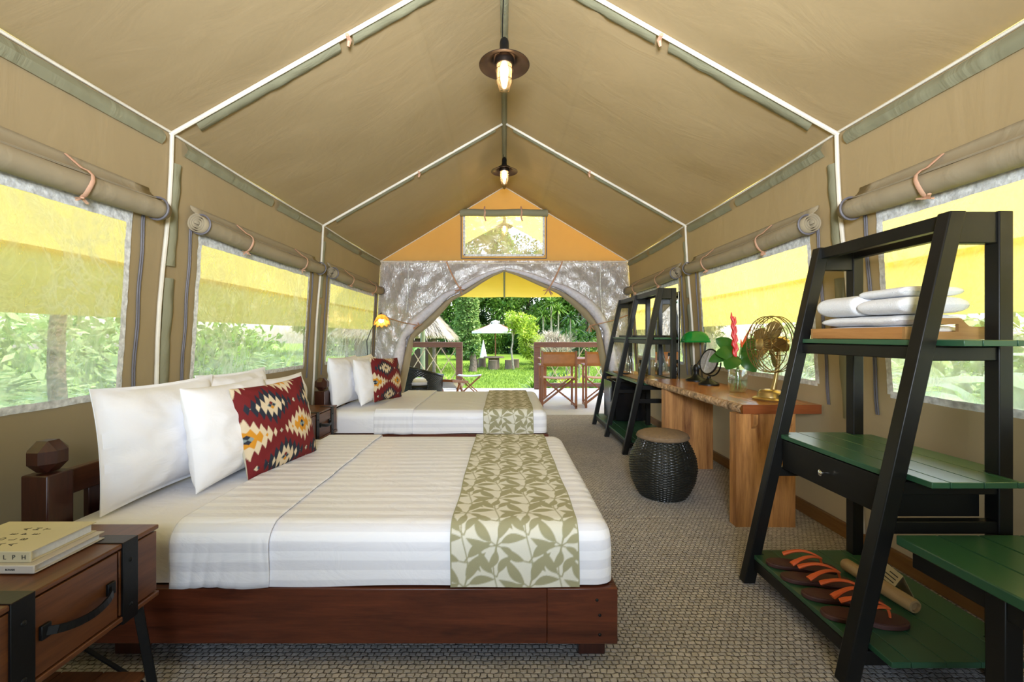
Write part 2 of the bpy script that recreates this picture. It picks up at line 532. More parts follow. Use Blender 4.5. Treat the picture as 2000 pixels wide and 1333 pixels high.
    def build(s, name, mat, parent=None, smooth=True, bevel=0, seg=2, angle=40, solid=0, world=False, label=None):
        me = bpy.data.meshes.new(name)
        off = Vector((0, 0, 0))
        if world and parent is not None:
            p = parent
            while p is not None:
                off += Vector(p.location); p = p.parent
        me.from_pydata([tuple(p - off) for p in s.v], [], s.f)
        if mat: me.materials.append(MT[mat] if isinstance(mat, str) else mat)
        me.validate()
        if smooth:
            me.shade_smooth()
            me.set_sharp_from_angle(angle=math.radians(angle))
        o = bpy.data.objects.new(name, me)
        COL.objects.link(o)
        if parent is not None: o.parent = parent
        if solid:
            md = o.modifiers.new('solid', 'SOLIDIFY'); md.thickness = solid; md.offset = 0
        if bevel:
            md = o.modifiers.new('bevel', 'BEVEL'); md.width = bevel; md.segments = seg
            md.limit_method = 'ANGLE'; md.angle_limit = math.radians(40)
        if label: o['label'] = label
        return o

def tag(o, label=None, cat=None, group=None, kind=None):
    if label: o['label'] = label
    if cat: o['category'] = cat
    if group: o['group'] = group
    if kind: o['kind'] = kind
    return o
def thing(name, label, cat, loc=(0, 0, 0), rz=0, group=None):
    o = bpy.data.objects.new(name, None)
    COL.objects.link(o)
    o.location = loc; o.rotation_euler = (0, 0, rz)
    o.empty_display_size = .1
    return tag(o, label, cat, group)
def struct(name, loc=(0, 0, 0), label=None):
    o = bpy.data.objects.new(name, None)
    COL.objects.link(o); o.location = loc
    return tag(o, label, None, None, 'structure')
KIDS = {}
def copy_tree(o, label=None, loc=None, rz=None, parent=None):
    c = o.copy()
    COL.objects.link(c)
    if parent is not None: c.parent = parent
    if label: c['label'] = label
    if loc is not None: c.location = loc
    if rz is not None: c.rotation_euler = (0, 0, rz)
    for ch in [x for x in bpy.data.objects if x.parent == o]:
        copy_tree(ch, parent=c)
    return c
def text(name, s, size, mat, parent, mtx, ext=.0004, align='LEFT'):
    cu = bpy.data.curves.new('t', 'FONT')
    cu.body = s; cu.size = size; cu.extrude = ext; cu.align_x = align
    ob = bpy.data.objects.new('t', cu)
    COL.objects.link(ob)
    dg = bpy.context.evaluated_depsgraph_get()
    me = bpy.data.meshes.new_from_object(ob.evaluated_get(dg))
    bpy.data.objects.remove(ob)
    me.transform(mtx)
    me.materials.clear(); me.materials.append(MT[mat])
    o = bpy.data.objects.new(name, me)
    COL.objects.link(o); o.parent = parent
    return o
def uvset(o, fn):
    me = o.data
    uv = me.uv_layers.new(name='UVMap')
    n = len(me.loops)
    vi = np.empty(n, np.int32); me.loops.foreach_get('vertex_index', vi)
    arr = np.array([fn(i) for i in range(len(me.vertices))], np.float32)
    uv.data.foreach_set('uv', arr[vi].ravel())
def colset(o, rgb):
    """rgb: per-vertex linear colour (n,3)"""
    me = o.data
    a = me.color_attributes.new('Col', 'FLOAT_COLOR', 'POINT')
    c = np.ones((len(me.vertices), 4), np.float32); c[:, :3] = rgb
    a.data.foreach_set('color', c.ravel())
def fbm(x, y, z=0, s=1.0):
    return noise.noise((x * s, y * s, z * s))
def lerp(a, b, t): return a + (b - a) * t

# ------------------------------------------------------------------ the tent
FR = [-2.2, .40, 2.47, 4.53, 6.67]
EAVE = 2.355
def ridge_z(y):
    return float(np.interp(y, [-3, 2.47, 4.53, 6.67], [3.43, 3.43, 3.435, 3.50]))
def roofp(side, y, t, d=0):
    rz = ridge_z(y)
    x = 1.9 * t
    z = lerp(rz, EAVE, t)
    n = Vector((-(rz - EAVE), 0, -1.9)).normalized()
    return Vector((side * (x + n.x * d), y, z + n.z * d))
def wallp(side, y, z, d=0):
    return Vector((side * (1.9 + (EAVE - z) * .064 - d), y, z))

# floor
fl = struct('floor')
G().grid(lambda u, v: (lerp(-2.045, 2.045, u), lerp(-2.3, 6.62, v), 0), 2, 6).build('carpet', 'carpet', fl, smooth=False)
G().box((-2.35, -2.3, -.35), (2.35, 6.62, -.004)).build('floor_base', 'railing', fl, smooth=False)

# ceiling panels between frames
ce = struct('ceiling')
for bi in range(4):
    y0, y1 = FR[bi], FR[bi + 1]
    for side in (-1, 1):
        def pan(u, v, side=side, y0=y0, y1=y1):
            y = lerp(y0, y1, u)
            k = 4 * u * (1 - u)
            sag = .035 * math.sin(PI * v) * k - .012 * k
            wv = .010 * fbm(y * 1.3 + side * 3, v * 3.1, 2, 1.3) + .006 * math.sin((u * 9 + v * 2) * 2.4 + side) * fbm(y, v * 5, 7) * k
            edge = min(1, 8 * v * (1 - v)) * min(1, 10 * u * (1 - u))
            return roofp(side, y, v, sag * min(1, 12 * u * (1 - u)) + wv * edge + .010 * math.exp(-((v - .285) / .014) ** 2))
        G().grid(pan, 40, 70).build('roof_panel', 'canvas', ce, angle=80)
for bi in (1, 2, 3, 4):
    y = FR[bi]
    for side in (-1, 1):
        if bi < 4:
            pts = [roofp(side, y, t / 16, .012) for t in range(17)]
            G().tube(pts, .012, 8).build('rafter_cord', 'cord', ce)
            for (ta, tb) in ((.05, .46), (.50, .93)):
                def flap(u, v, side=side, y=y, ta=ta, tb=tb):
                    t = lerp(ta, tb, u) + (.012 * v if True else 0)
                    return roofp(side, y + .012 + .085 * v, t, .010 + .016 * math.sin(PI * v) + .006 * fbm(t * 30, v * 3, y + side))
                G().grid(flap, 26, 5).build('sleeve_flap', 'sleeve', ce)
            t = .47
            c = roofp(side, y, t, .012)
            G().tube([c + Vector((0, -.016, -.012)), c + Vector((0, .02, -.018)), c + Vector((side * .01, .03, -.05))], [.012, .014, .008], 6).build('tie', 'tie', ce)
        else:
            pts = [roofp(side, y - .01, t / 16, .01) for t in range(17)]
            G().tube(pts, .007, 6).build('seam_piping', 'cord', ce)
for bi in range(4):
    y0, y1 = FR[bi], FR[bi + 1]
    for side in (-1, 1):
        pts = [wallp(side, lerp(y0, y1, k / 10), EAVE - .012 * math.sin(PI * k / 10), .012) for k in range(11)]
        G().tube(pts, .008, 6).build('eave_cord', 'cord', ce)
        for ua, ub in ((.05, .52), (.56, .97)):
            def flap(u, v, side=side, y0=y0, y1=y1, ua=ua, ub=ub):
                q = lerp(ua, ub, u)
                return wallp(side, lerp(y0, y1, q), EAVE - .014 - .075 * v - .012 * math.sin(PI * q), .012 + .02 * math.sin(PI * v) + .005 * fbm(q * 20, v * 3, side))
            G().grid(flap, 22, 4).build('sleeve_flap', 'sleeve', ce)
    def rflap(u, v, y0=y0, y1=y1):
        y = lerp(y0, y1, u); a = (v - .5) * 2
        return (a * .028 + .004 * fbm(y * 7, v), y, ridge_z(y) - .018 - .03 * (1 - a * a))
    G().grid(rflap, 24, 6).build('ridge_sleeve', 'sleeve', ce)
# rear gable over the entrance behind the camera
G().add([(-1.9, -2.2, EAVE), (1.9, -2.2, EAVE), (0, -2.2, 3.43)], [(0, 1, 2)]).build('rear_gable', 'canvas', ce, smooth=False)

# unseen rear canvas, added to narrow the opening and hold back sky light
for s_ in (-1, 1):
    G().grid(lambda u, v: (s_ * lerp(.86, 1.9 + (EAVE - lerp(0, EAVE, v)) * .064, u), -2.2 + .02 * fbm(u * 4, v * 3, s_), lerp(0, EAVE, v)), 10, 10).build('rear_panel', 'canvas', ce, angle=80)
G().box((-.86, -2.205, 2.0), (.86, -2.195, EAVE)).build('rear_panel', 'canvas', ce)
# side walls with window holes
WIN = {1: (.62, 2.24), 2: (2.76, 4.30), 3: (4.82, 6.48)}
WZ0, WZ1 = .90, 1.86
def side_wall(side, nm):
    g = G()
    wl = struct(nm)
    for bi in range(4):
        y0, y1 = FR[bi], FR[bi + 1]
        ys = [y0, y1] if bi not in WIN else [y0, WIN[bi][0], WIN[bi][1], y1]
        zs = [0, WZ0, WZ1, EAVE]
        for a in range(len(ys) - 1):
            for b in range(3):
                if bi in WIN and a == 1 and b == 1: continue
                ya, yb, za, zb = ys[a], ys[a + 1], zs[b], zs[b + 1]
                def f(u, v):
                    y = lerp(ya, yb, u); z = lerp(za, zb, v)
                    d = 0
                    if b == 0:
                        k = math.sin(PI * v) * (1 if 0 < u < 1 else 0)
                        d = .018 * math.sin((y * 1.6 + z * 3.2 * side) * 4) * k * abs(fbm(y, z, side * 4, 1.7)) * 2
                    return wallp(side, y, z, d)
                nu = max(2, int((yb - ya) / .07)); nv = 12 if b == 0 else 4
                g.grid(f, nu, nv)
    g.build('canvas_panel', 'canvas', wl, angle=80)
    for bi in (1, 2, 3):
        y = FR[bi]
        pts = [wallp(side, y + .012 * math.sin(k * .9), EAVE * (1 - k / 12), .015) for k in range(13)]
        G().tube(pts, .011, 8).build('pole_cord', 'cord', wl)
        for za, zb in ((EAVE - .16, EAVE - .75), (EAVE - .82, .72)):
            def flap(u, v):
                return wallp(side, y + .02 + .075 * v, lerp(za, zb, u), .008 + .018 * math.sin(PI * v) + .007 * fbm(u * 9, v * 2, y))
            G().grid(flap, 24, 5).build('sleeve_flap', 'sleeve', wl)
    return wl
wall_left = side_wall(-1, 'wall_left')
wall_right = side_wall(1, 'wall_right')

# windows: vinyl pane, silver edge, zips, rolled canvas blind, ties
wn = 0
def window(side, bi):
    global wn
    wn += 1
    y0, y1 = WIN[bi]
    w = struct('window_%d' % wn, wallp(side, (y0 + y1) / 2, WZ0))
    def pane(u, v):
        y = lerp(y0, y1, u); z = lerp(WZ0, WZ1, v)
        e = min(1, 10 * u * (1 - u)) * min(1, 10 * v * (1 - v))
        d = (.012 * fbm(y * 2.6, z * 2.1, side + bi, 1.6) + .005 * fbm(y * 9, z * 5, bi)) * e
        return wallp(side, y, z, -.006 + d)
    G().grid(pane, 44, 30).build('pane', 'pvc', w, world=True, angle=180)
    # silver edge strips
    def strip(a, b, wd, horiz):
        def f(u, v):
            y = lerp(a[0], b[0], u); z = lerp(a[1], b[1], u)
            off = wd * (v - .5) + .004 * fbm(y * 14, z * 14, bi)
            if horiz: z += off
            else: y += off
            return wallp(side, y, z, .007 + .004 * fbm(y * 25, z * 25, side))
        return f
    e = .016
    for a, b, wd, h in (((y0, WZ0), (y0, WZ1), .034, False), ((y1, WZ0), (y1, WZ1), .034, False),
                        ((y0, WZ0), (y1, WZ0), .034, True), ((y0, WZ1 - .035), (y1, WZ1 - .035), .085, True)):
        G().grid(strip(a, b, wd, h), 40, 3).build('frame', 'pvc_edge', w, world=True)
    for yy in (y0 - .085, y1 + .085):
        for dy in (-.006, .006):
            pts = [wallp(side, yy + dy + .004 * math.sin(k * 1.3), lerp(WZ0 - .12, WZ1 + .03, k / 14), .007) for k in range(15)]
            G().tube(pts, .0048, 6).build('zipper', 'zip', w, world=True)
    # rolled blind : a spiral swept along the window
    ra, rb = y0 - .13, y1 + .13
    R = .058
    if bi == 3: rb = min(rb, 6.6)
    def roll(u, v):
        y = lerp(ra, rb, u)
        an = v * 2 * PI * 3.25
        r = R * (1 - .74 * v) * (1 + .05 * fbm(y * 3, an * .8, bi))
        cz = 1.885 - .020 * math.sin(PI * u)
        c = wallp(side, y, cz, R + .012)
        return (c.x + side * r * math.sin(an), y, c.z + r * math.cos(an))
    rl = G().grid(roll, 30, 64).build('flap_roll', 'canvas_roll', w, world=True, angle=80, solid=.004)
    def hang(u, v):
        y = lerp(ra + .025, rb - .025, u)
        return wallp(side, y, lerp(1.885 + .115, 1.885 + R - .006, v) - .02 * math.sin(PI * u) * v, .006 + (R) * v * v)
    G().grid(hang, 20, 5).build('flap', 'canvas_roll', w, world=True, solid=.003)
    for u in (.02, .98):
        y = lerp(ra, rb, u); c = wallp(side, y, 1.885, R + .012)
        G().tube([(c.x + math.cos(k * PI / 10) * R * 1.03, y, c.z + math.sin(k * PI / 10) * R * 1.03) for k in range(20)], .006, 6, closed=True, flat=1).build('zipper_end', 'zip', w, world=True)
    for u in (.27, .75):
        y = lerp(ra, rb, u); c = wallp(side, y, 1.885 - .02 * math.sin(PI * u), R + .012)
        pts = [wallp(side, y, 1.885 + .11, .01)]
        for k in range(9):
            an = PI * .42 - k * PI * .125
            pts.append((c.x - side * math.cos(an) * (R + .008), y + .01 * math.sin(k), c.z + math.sin(an) * (R + .008)))
        G().tube(pts, .010, 6, flat=.4).build('tie', 'tie', w, world=True)
        b = Vector(pts[-2])
        kn = G()
        for q in range(5):
            kn.tube([b, b + Vector((-side * random.uniform(.0, .03), random.uniform(-.035, .035), random.uniform(-.03, .012)))], [.010, .008], 5, flat=.5)
        kn.build('tie_knot', 'tie', w, world=True)
    return w
for side in (-1, 1):
    for bi in (1, 2, 3):
        window(side, bi)

# baseboards
for side, nm in ((-1, 'baseboard_left'), (1, 'baseboard_right')):
    o = G().box((side * 2.032 - .012, -2.2, .0), (side * 2.032 + .014, 6.6, .085)).build(nm, 'baseboard', None, bevel=.004)
    tag(o, None, None, None, 'structure')

# end wall : gable with a window, vinyl curtain with a tied back arch
YE = 6.67
we = struct('wall_end', (0, YE, 0))
gx0, gx1, gz0, gz1 = -.615, .60, 2.44, 3.04
def gable_pts():
    g = G()
    def zt(x):
        return lerp(ridge_z(YE), EAVE, abs(x) / 1.9)
    xs = [-1.9, -1.5, -1.1, gx0, -.3, 0, .3, gx1, 1.1, 1.5, 1.9]
    for a, b in zip(xs[:-1], xs[1:]):
        z0 = EAVE - .01
        if a >= gx0 - 1e-6 and b <= gx1 + 1e-6:
            g.add([(a, YE, gz1), (b, YE, gz1), (b, YE, zt(b)), (a, YE, zt(a))], [(0, 1, 2, 3)])
            g.add([(a, YE, z0), (b, YE, z0), (b, YE, gz0), (a, YE, gz0)], [(0, 1, 2, 3)])
        else:
            g.add([(a, YE, z0), (b, YE, z0), (b, YE, zt(b)), (a, YE, zt(a))], [(0, 1, 2, 3)])
    return g
gable_pts().build('gable_panel', 'canvas_backlit', we, smooth=False, world=True)
G().tube([(x, YE - .012, EAVE - .01 - .03 * (1 - (x / 1.9) ** 2)) for x in np.linspace(-1.9, 1.9, 21)], .009, 6).build('seam_piping', 'cord', we, world=True)
gw = struct('window_7', (0, YE, gz0))
G().grid(lambda u, v: (lerp(gx0, gx1, u), YE + .006 + .008 * fbm(u * 7, v * 4), lerp(gz0, gz1, v)), 30, 16).build('pane', 'pvc', gw, world=True, angle=180)
for a, b in (((gx0, gz0), (gx0, gz1)), ((gx1, gz0), (gx1, gz1)), ((gx0, gz0), (gx1, gz0))):
    G().bar((a[0], YE - .008, a[1]), (b[0], YE - .008, b[1]), .035, .006, (0, 1, 0)).build('frame', 'pvc_edge', gw, world=True)
for x in (gx0 - .045, gx1 + .045):
    G().tube([(x, YE - .012, gz0 - .05), (x, YE - .012, gz1 + .1)], .008, 6).build('zipper', 'zip', gw, world=True)
G().tube([(gx0 - .045, YE - .012, gz0 - .05), (0, YE - .012, gz0 - .055), (gx1 + .045, YE - .012, gz0 - .05)], .008, 6).build('zipper', 'zip', gw, world=True)
G().tube([(lerp(gx0 - .06, gx1 + .06, k / 12), YE - .06, gz1 + .035 + .006 * math.sin(k)) for k in range(13)], .055, 12).build('flap_roll', 'sleeve', gw, world=True)
for x in (-.30, .255):
    G().tube([(x, YE - .02, gz1 + .14), (x, YE - .09, gz1 + .09), (x + .01, YE - .121, gz1 + .03), (x, YE - .09, gz1 - .03), (x + .02, YE - .05, gz1 - .09)], .012, 6, flat=.5).build('tie', 'tie', gw, world=True)

# the arch edge (half), from apex to the floor
ARCHS = {-1: [(0, 2.20), (.18, 2.13), (.36, 2.03), (.62, 1.86), (.82, 1.76), (1.00, 1.57), (1.16, 1.41), (1.31, 1.29), (1.42, 1.17), (1.46, .96), (1.51, .70), (1.57, .42), (1.64, .12), (1.66, .02)],
         1: [(0, 2.20), (.18, 2.15), (.36, 2.08), (.63, 1.96), (.86, 1.86), (1.05, 1.72), (1.22, 1.57), (1.34, 1.42), (1.43, 1.30), (1.47, 1.04), (1.53, .74), (1.60, .42), (1.66, .12), (1.68, .02)]}
OUT = [(0, EAVE), (.35, EAVE), (.75, EAVE), (1.15, EAVE), (1.5, EAVE), (1.9, EAVE), (1.91, 2.1), (1.93, 1.8), (1.94, 1.55), (1.96, 1.3), (1.98, 1.0), (2.0, .6), (2.03, .2), (2.04, .02)]
def sampl(P, u):
    k = u * (len(P) - 1); i = min(int(k), len(P) - 2); t = k - i
    return lerp(P[i][0], P[i + 1][0], t), lerp(P[i][1], P[i + 1][1], t)
for side in (-1, 1):
    ARCH = ARCHS[side]
    def cur(dy, amp, inset):
        def f(u, v):
            ax, az = sampl(ARCH, u); ox, oz = sampl(OUT, u)
            t = v * (1 - inset)
            x = lerp(ox, ax, t); z = lerp(oz, az, t)
            d = amp * (fbm(x * 5, z * 5, side, 1.4) + .5 * fbm(x * 13, z * 9, 3)) * math.sin(PI * v)
            return (side * x, YE + dy - d, z)
        return f
    G().grid(cur(.02, .015, 0), 60, 20).build('door_canvas', 'canvas_roll', we, world=True, angle=120)
    G().grid(cur(-.012, .022, .0), 70, 26).build('vinyl_curtain', 'pvc_end', we, world=True, angle=180)
    # vertical weld seams in the vinyl
    G().tube([(side * 1.47, YE - .03, EAVE - .02), (side * 1.46, YE - .034, 1.9), (side * 1.50, YE - .034, 1.55)], .008, 5).build('seam', 'pvc_edge', we, world=True)
    # rolls along the arch : grey net and canvas
    pn, pc, rn, rc = [], [], [], []
    for k in range(41):
        u = k / 40
        ax, az = sampl(ARCH, u)
        fat = .25 + .75 * min(1, u * 2.2)
        pin = 1 - .35 * math.exp(-((u - .62) / .05) ** 2) - .3 * math.exp(-((u - .27) / .05) ** 2)
        nx, nz = (.75, .66) if u < .55 else (.97, .2)
        r1 = .098 * fat * pin
        pn.append((side * (ax + nx * .125 * fat), YE - .055, az + nz * .125 * fat)); rn.append(r1)
        pc.append((side * ax, YE - .03, az)); rc.append(.072 * fat * pin)
    G().tube(pn, rn, 14, flat=.8).build('net_roll', 'net', we, world=True)
    G().tube(pc, rc, 14, flat=.75).build('canvas_roll', 'canvas_roll', we, world=True)
    # peach tie straps
    for (x0, z0, x1, z1) in ((.88, 2.33, .66, 1.90), (1.90, 1.53, 1.28, 1.36)):
        d = Vector((x1 - x0, 0, z1 - z0))
        pts = [(side * lerp(x0, x1, k / 6), YE - .07 - .08 * math.sin(PI * k / 12), lerp(z0, z1, k / 6) - .02 * math.sin(PI * k / 6)) for k in range(7)]
        G().tube(pts, .020, 6, flat=.35).build('tie', 'tie', we, world=True)
        kx, kz = x1, z1
        kn = G()
        for q in range(6):
            a = random.uniform(0, 2 * PI)
            kn.tube([(side * kx, YE - .16, kz), (side * (kx + .08 * math.cos(a)), YE - .15, kz + .07 * math.sin(a) - .03)], [.02, .016], 6, flat=.4)
        kn.build('tie_knot', 'tie', we, world=True)
# ------------------------------------------------------------------ beds
def weld(o, d=.0004):
    bm = bmesh.new(); bm.from_mesh(o.data)
    bmesh.ops.remove_doubles(bm, verts=bm.verts, dist=d)
    bm.to_mesh(o.data); bm.free()
    o.data.shade_smooth()
def make_bed(label):
    r = thing('wooden_bed', label, 'bed', (-.65, 2.33, 0))
    W = dict(parent=r, world=True)
    # side rails, foot rail, corner blocks
    for y0, y1 in ((1.575, 1.605), (3.055, 3.085)):
        G().box((-1.68, y0, .085), (.155, y1, .285)).build('side_rail', 'mahogany', bevel=.004, **W)
        c = G().box((.155, y0 - .002, .085), (.41, y1 + .002, .287)).build('corner_block', 'mahogany', bevel=.004, **W)
        if y0 < 2:
            for (sx, sz) in ((.335, .245), (.345, .19), (.345, .12)):
                G().ball((sx, y0 - .002, sz), (.006, .003, .006), 8, 5).build('bolt', 'metal_black', c, world=True)
    G().box((.382, 1.605, .085), (.41, 3.055, .287)).build('foot_rail', 'mahogany_y', bevel=.004, **W)
    G().box((-1.66, 1.607, .235), (.38, 3.053, .278)).build('platform', 'mahogany_dark', bevel=.003, **W)
    for x in (-1.45, .30):
        for y in (1.64, 2.95):
            G().box((x - .02, y, 0), (x + .08, y + .10, .09)).build('leg', 'mahogany_dark', bevel=.004, **W)
    # headboard with two square posts, each with a faceted knob
    for y in (1.60, 2.96):
        p = G().box((-1.78, y, 0), (-1.68, y + .10, .685)).build('headboard_post', 'mahogany_dark', bevel=.006, **W)
        cx, cy = -1.73, y + .05
        k = G().box((cx - .057, cy - .057, .688), (cx + .057, cy + .057, .806))
        kb = k.build('finial', 'mahogany_dark', p, smooth=False, bevel=.036, seg=1, world=True)
    for z0, z1, x in ((.575, .672, .018), (.33, .42, .018)):
        G().box((-1.73 - x, 1.70, z0), (-1.73 + x, 2.96, z1)).build('headboard_rail', 'mahogany_y', bevel=.004, **W)
    for k in range(5):
        y = 1.80 + k * .245
        G().box((-1.742, y, .42), (-1.718, y + .07, .575)).build('headboard_slat', 'mahogany_dark', bevel=.003, **W)
    return r
def profile(off, ins, wav=None):
    y0, y1, zb, zt, r = 1.592 - off + ins, 3.068 + off - ins, .291, .50 + off - ins, max(.012, .07 - ins * .4)
    P = []
    for k in range(9): P.append((y0, lerp(zb, zt - r, k / 9)))
    for k in range(9):
        a = PI / 2 * k / 8; P.append((y0 + r - r * math.cos(a), zt - r + r * math.sin(a)))
    for k in range(1, 28): P.append((lerp(y0 + r, y1 - r, k / 28), zt))
    for k in range(9):
        a = PI / 2 * k / 8; P.append((y1 - r + r * math.sin(a), zt - r + r * math.cos(a)))
    for k in range(1, 10): P.append((y1, lerp(zt - r, zb, k / 9)))
    return P
def arc(P):
    s = [0]
    for a, b in zip(P[:-1], P[1:]): s.append(s[-1] + math.hypot(b[0] - a[0], b[1] - a[1]))
    return s
def shell(x0, x1, off, endr, nx, disp=None):
    xs = [(lerp(x0, x1 - endr, k / nx), 0) for k in range(nx + 1)]
    if endr:
        for k in range(1, 9):
            a = PI / 2 * k / 8; xs.append((x1 - endr + endr * math.sin(a), endr * (1 - math.cos(a)) * .7))
    g = G(); uv = []
    n = None
    for x, ins in xs:
        P = profile(off, ins); S = arc(P); n = len(P)
        for j, (y, z) in enumerate(P):
            d = Vector(disp(x, S[j], j, y, z)) if disp else Vector()
            g.v.append(Vector((x, y, z)) + d); uv.append((x, S[j] + .012))
    m = len(xs)
    g.f = [(i * n + j, (i + 1) * n + j, (i + 1) * n + j + 1, i * n + j + 1) for i in range(m - 1) for j in range(n - 1)]
    if endr: g.f.append(tuple((m - 1) * n + j for j in range(n)))
    return g, uv
def leaf_mask(a, b):
    """branching leaf print: a along the bed, b along the runner (metres)"""
    W, H = .235, .30
    out = np.zeros(a.shape)
    L = []
    for sx, sy in ((.055, 0.0), (.055 + W / 2, H / 2)):
        for (dy, dirs) in ((0, ((58, .150, .040), (128, .135, .038), (14, .115, .032), (-40, .085, .024), (-112, .095, .030), (166, .115, .032))),
                           (H * .30, ((36, .125, .036), (148, .105, .030), (-30, .07, .022))), (H * .62, ((52, .10, .030), (122, .12, .034)))):
            for an, ln, wd in dirs: L.append((sx, sy + dy, math.radians(an), ln, wd))
    for ox in (-1, 0, 1):
        for oy in (-1, 0, 1):
            aa = (a % W) - ox * W; bb = (b % H) - oy * H
            for x, y, an, ln, wd in L:
                c, s = math.cos(an), math.sin(an)
                u = ((aa - x) * c + (bb - y) * s) / ln; v = (-(aa - x) * s + (bb - y) * c) - .012 * np.sin(np.clip(u, 0, 1) * PI)
                t = np.clip((u - .16) / .84, 0, 1)
                out = np.maximum(out, ((u > .16) & (u < 1) & (np.abs(v) < wd / 2 * np.sin(PI * t ** .85))))
                out = np.maximum(out, ((u > 0) & (u <= .2) & (np.abs(v) < .0025)))
            for x, ph in ((.055, 0), (.055 + W / 2, PI)):
                cx = x + .012 * np.sin(bb / H * 2 * PI + ph)
                out = np.maximum(out, np.abs(aa - cx) < .0022)
    return out
def make_bedding(k, dy):
    which = ('front', 'rear')[k]
    desc = ('nearest bed', 'second bed')[k]
    loc = (-.65, 2.33, 0)
    g, uv = shell(-1.655, .385, -.012, .05, 8)
    mt = g.build('mattress', 'linen', None, angle=60); mt.data.transform(Matrix.Translation(-Vector(loc)))
    tag(mt, 'mattress in a smooth white fitted sheet on the %s' % desc, 'mattress', 'mattresses'); mt.location = (loc[0], loc[1] + dy, 0)
    # striped top sheet with a gathered fold-back band
    def dsp(x, s, j, y, z):
        side = 1 if j < 9 else 0
        bottom = max(0, 1 - j / 5) if j < 9 else 0
        f = min(1, max(0, (x + 1.2) * 9))
        return (0, -.006 * side * fbm(x * 2.2, z * 3, 1) * f - .004 * bottom, (.010 * fbm(x * 2.0, 0, 5) + .0) * bottom + .004 * fbm(x * 1.7, y * 2, 9) * (1 - side))
    g, uv = shell(-1.20, .402, .004, .075, 44, dsp)
    sh = g.build('top_sheet', 'stripe', None, angle=60); uvset(sh, lambda i: uv[i])
    sh.data.transform(Matrix.Translation(-Vector(loc))); sh.location = (loc[0], loc[1] + dy, 0)
    tag(sh, ('striped white satin sheet tucked tight over the nearest bed' if k == 0 else 'plain looking white satin sheet tucked over the second bed by the open door'), 'bed sheet', 'satin bed sheets')
    def dsp2(x, s, j, y, z):
        side = max(0, 1 - j / 15) if j < 15 else 0
        w_ = .007 * math.sin(x * 58 + 3 * fbm(x * 6, z * 3)) * side * abs(fbm(x * 4 + 2, z * 2, 3)) * 2
        e = 1 if j < 3 else 0
        return (.012 * fbm(s * 6, 2, 2), -abs(w_), e * -.008 * (1 + math.sin(x * 25)) * .5)
    g, uv = shell(-1.215, -.855, .013, 0, 70, dsp2)
    fo = g.build('fold_band', 'stripe', sh, angle=60, solid=.006); uvset(fo, lambda i: uv[i])
    fo.data.transform(Matrix.Translation(-Vector(loc)))
    # printed runner
    P = profile(.018, 0); S = arc(P)
    ns, nx = 520, 150
    x0, x1 = -.195, .272
    sg = np.linspace(0, S[-1], ns + 1)
    yy = np.interp(sg, S, [p[0] for p in P]); zz = np.interp(sg, S, [p[1] for p in P])
    yy = np.where((sg > S[8]) & (sg < S[-10]), yy, yy); 
    gg = G(); fs = []
    for i in range(nx + 1):
        for j in range(ns + 1):
            x = lerp(x0, x1, i / nx)
            gg.v.append(Vector((x - loc[0] + .006 * fbm(sg[j] * 3, i / nx * .1, 4), yy[j] - loc[1], zz[j] + (.006 * fbm(x * 6, 1, 1) if j < 12 else 0))))
    gg.f = [(i * (ns + 1) + j, (i + 1) * (ns + 1) + j, (i + 1) * (ns + 1) + j + 1, i * (ns + 1) + j + 1) for i in range(nx) for j in range(ns)]
    ru = gg.build('bed_runner', 'print', None, angle=60)
    A, B = np.meshgrid(np.linspace(x0, x1, nx + 1) + .2, sg, indexing='ij')
    da, db = (x1 - x0) / nx / 3, S[-1] / ns / 3
    m = sum(leaf_mask(A + i_ * da, B + j_ * db) for i_ in (-1, 0, 1) for j_ in (-1, 0, 1))[..., None] / 9
    edge = ((A - .2 < x0 + .006) | (A - .2 > x1 - .006))[..., None]
    c = m * np.array((.345, .325, .19)) + (1 - m) * np.array((.70, .675, .56))
    c = np.where(edge, np.array((.34, .33, .20)), c)
    colset(ru, c.reshape(-1, 3))
    ru.location = (loc[0], loc[1] + dy, 0)
    tag(ru, 'cream bed runner printed with olive leaves across the foot of the %s' % desc, 'bed runner', 'leaf print bed runners')
bed = make_bed('low dark red wooden bed nearest the camera, striped sheet on it')
copy_tree(bed, 'dark wooden bed further back beside the open tent door', (-.65, 2.33 + 2.475, 0))
make_bedding(0, 0); make_bedding(1, 2.475)

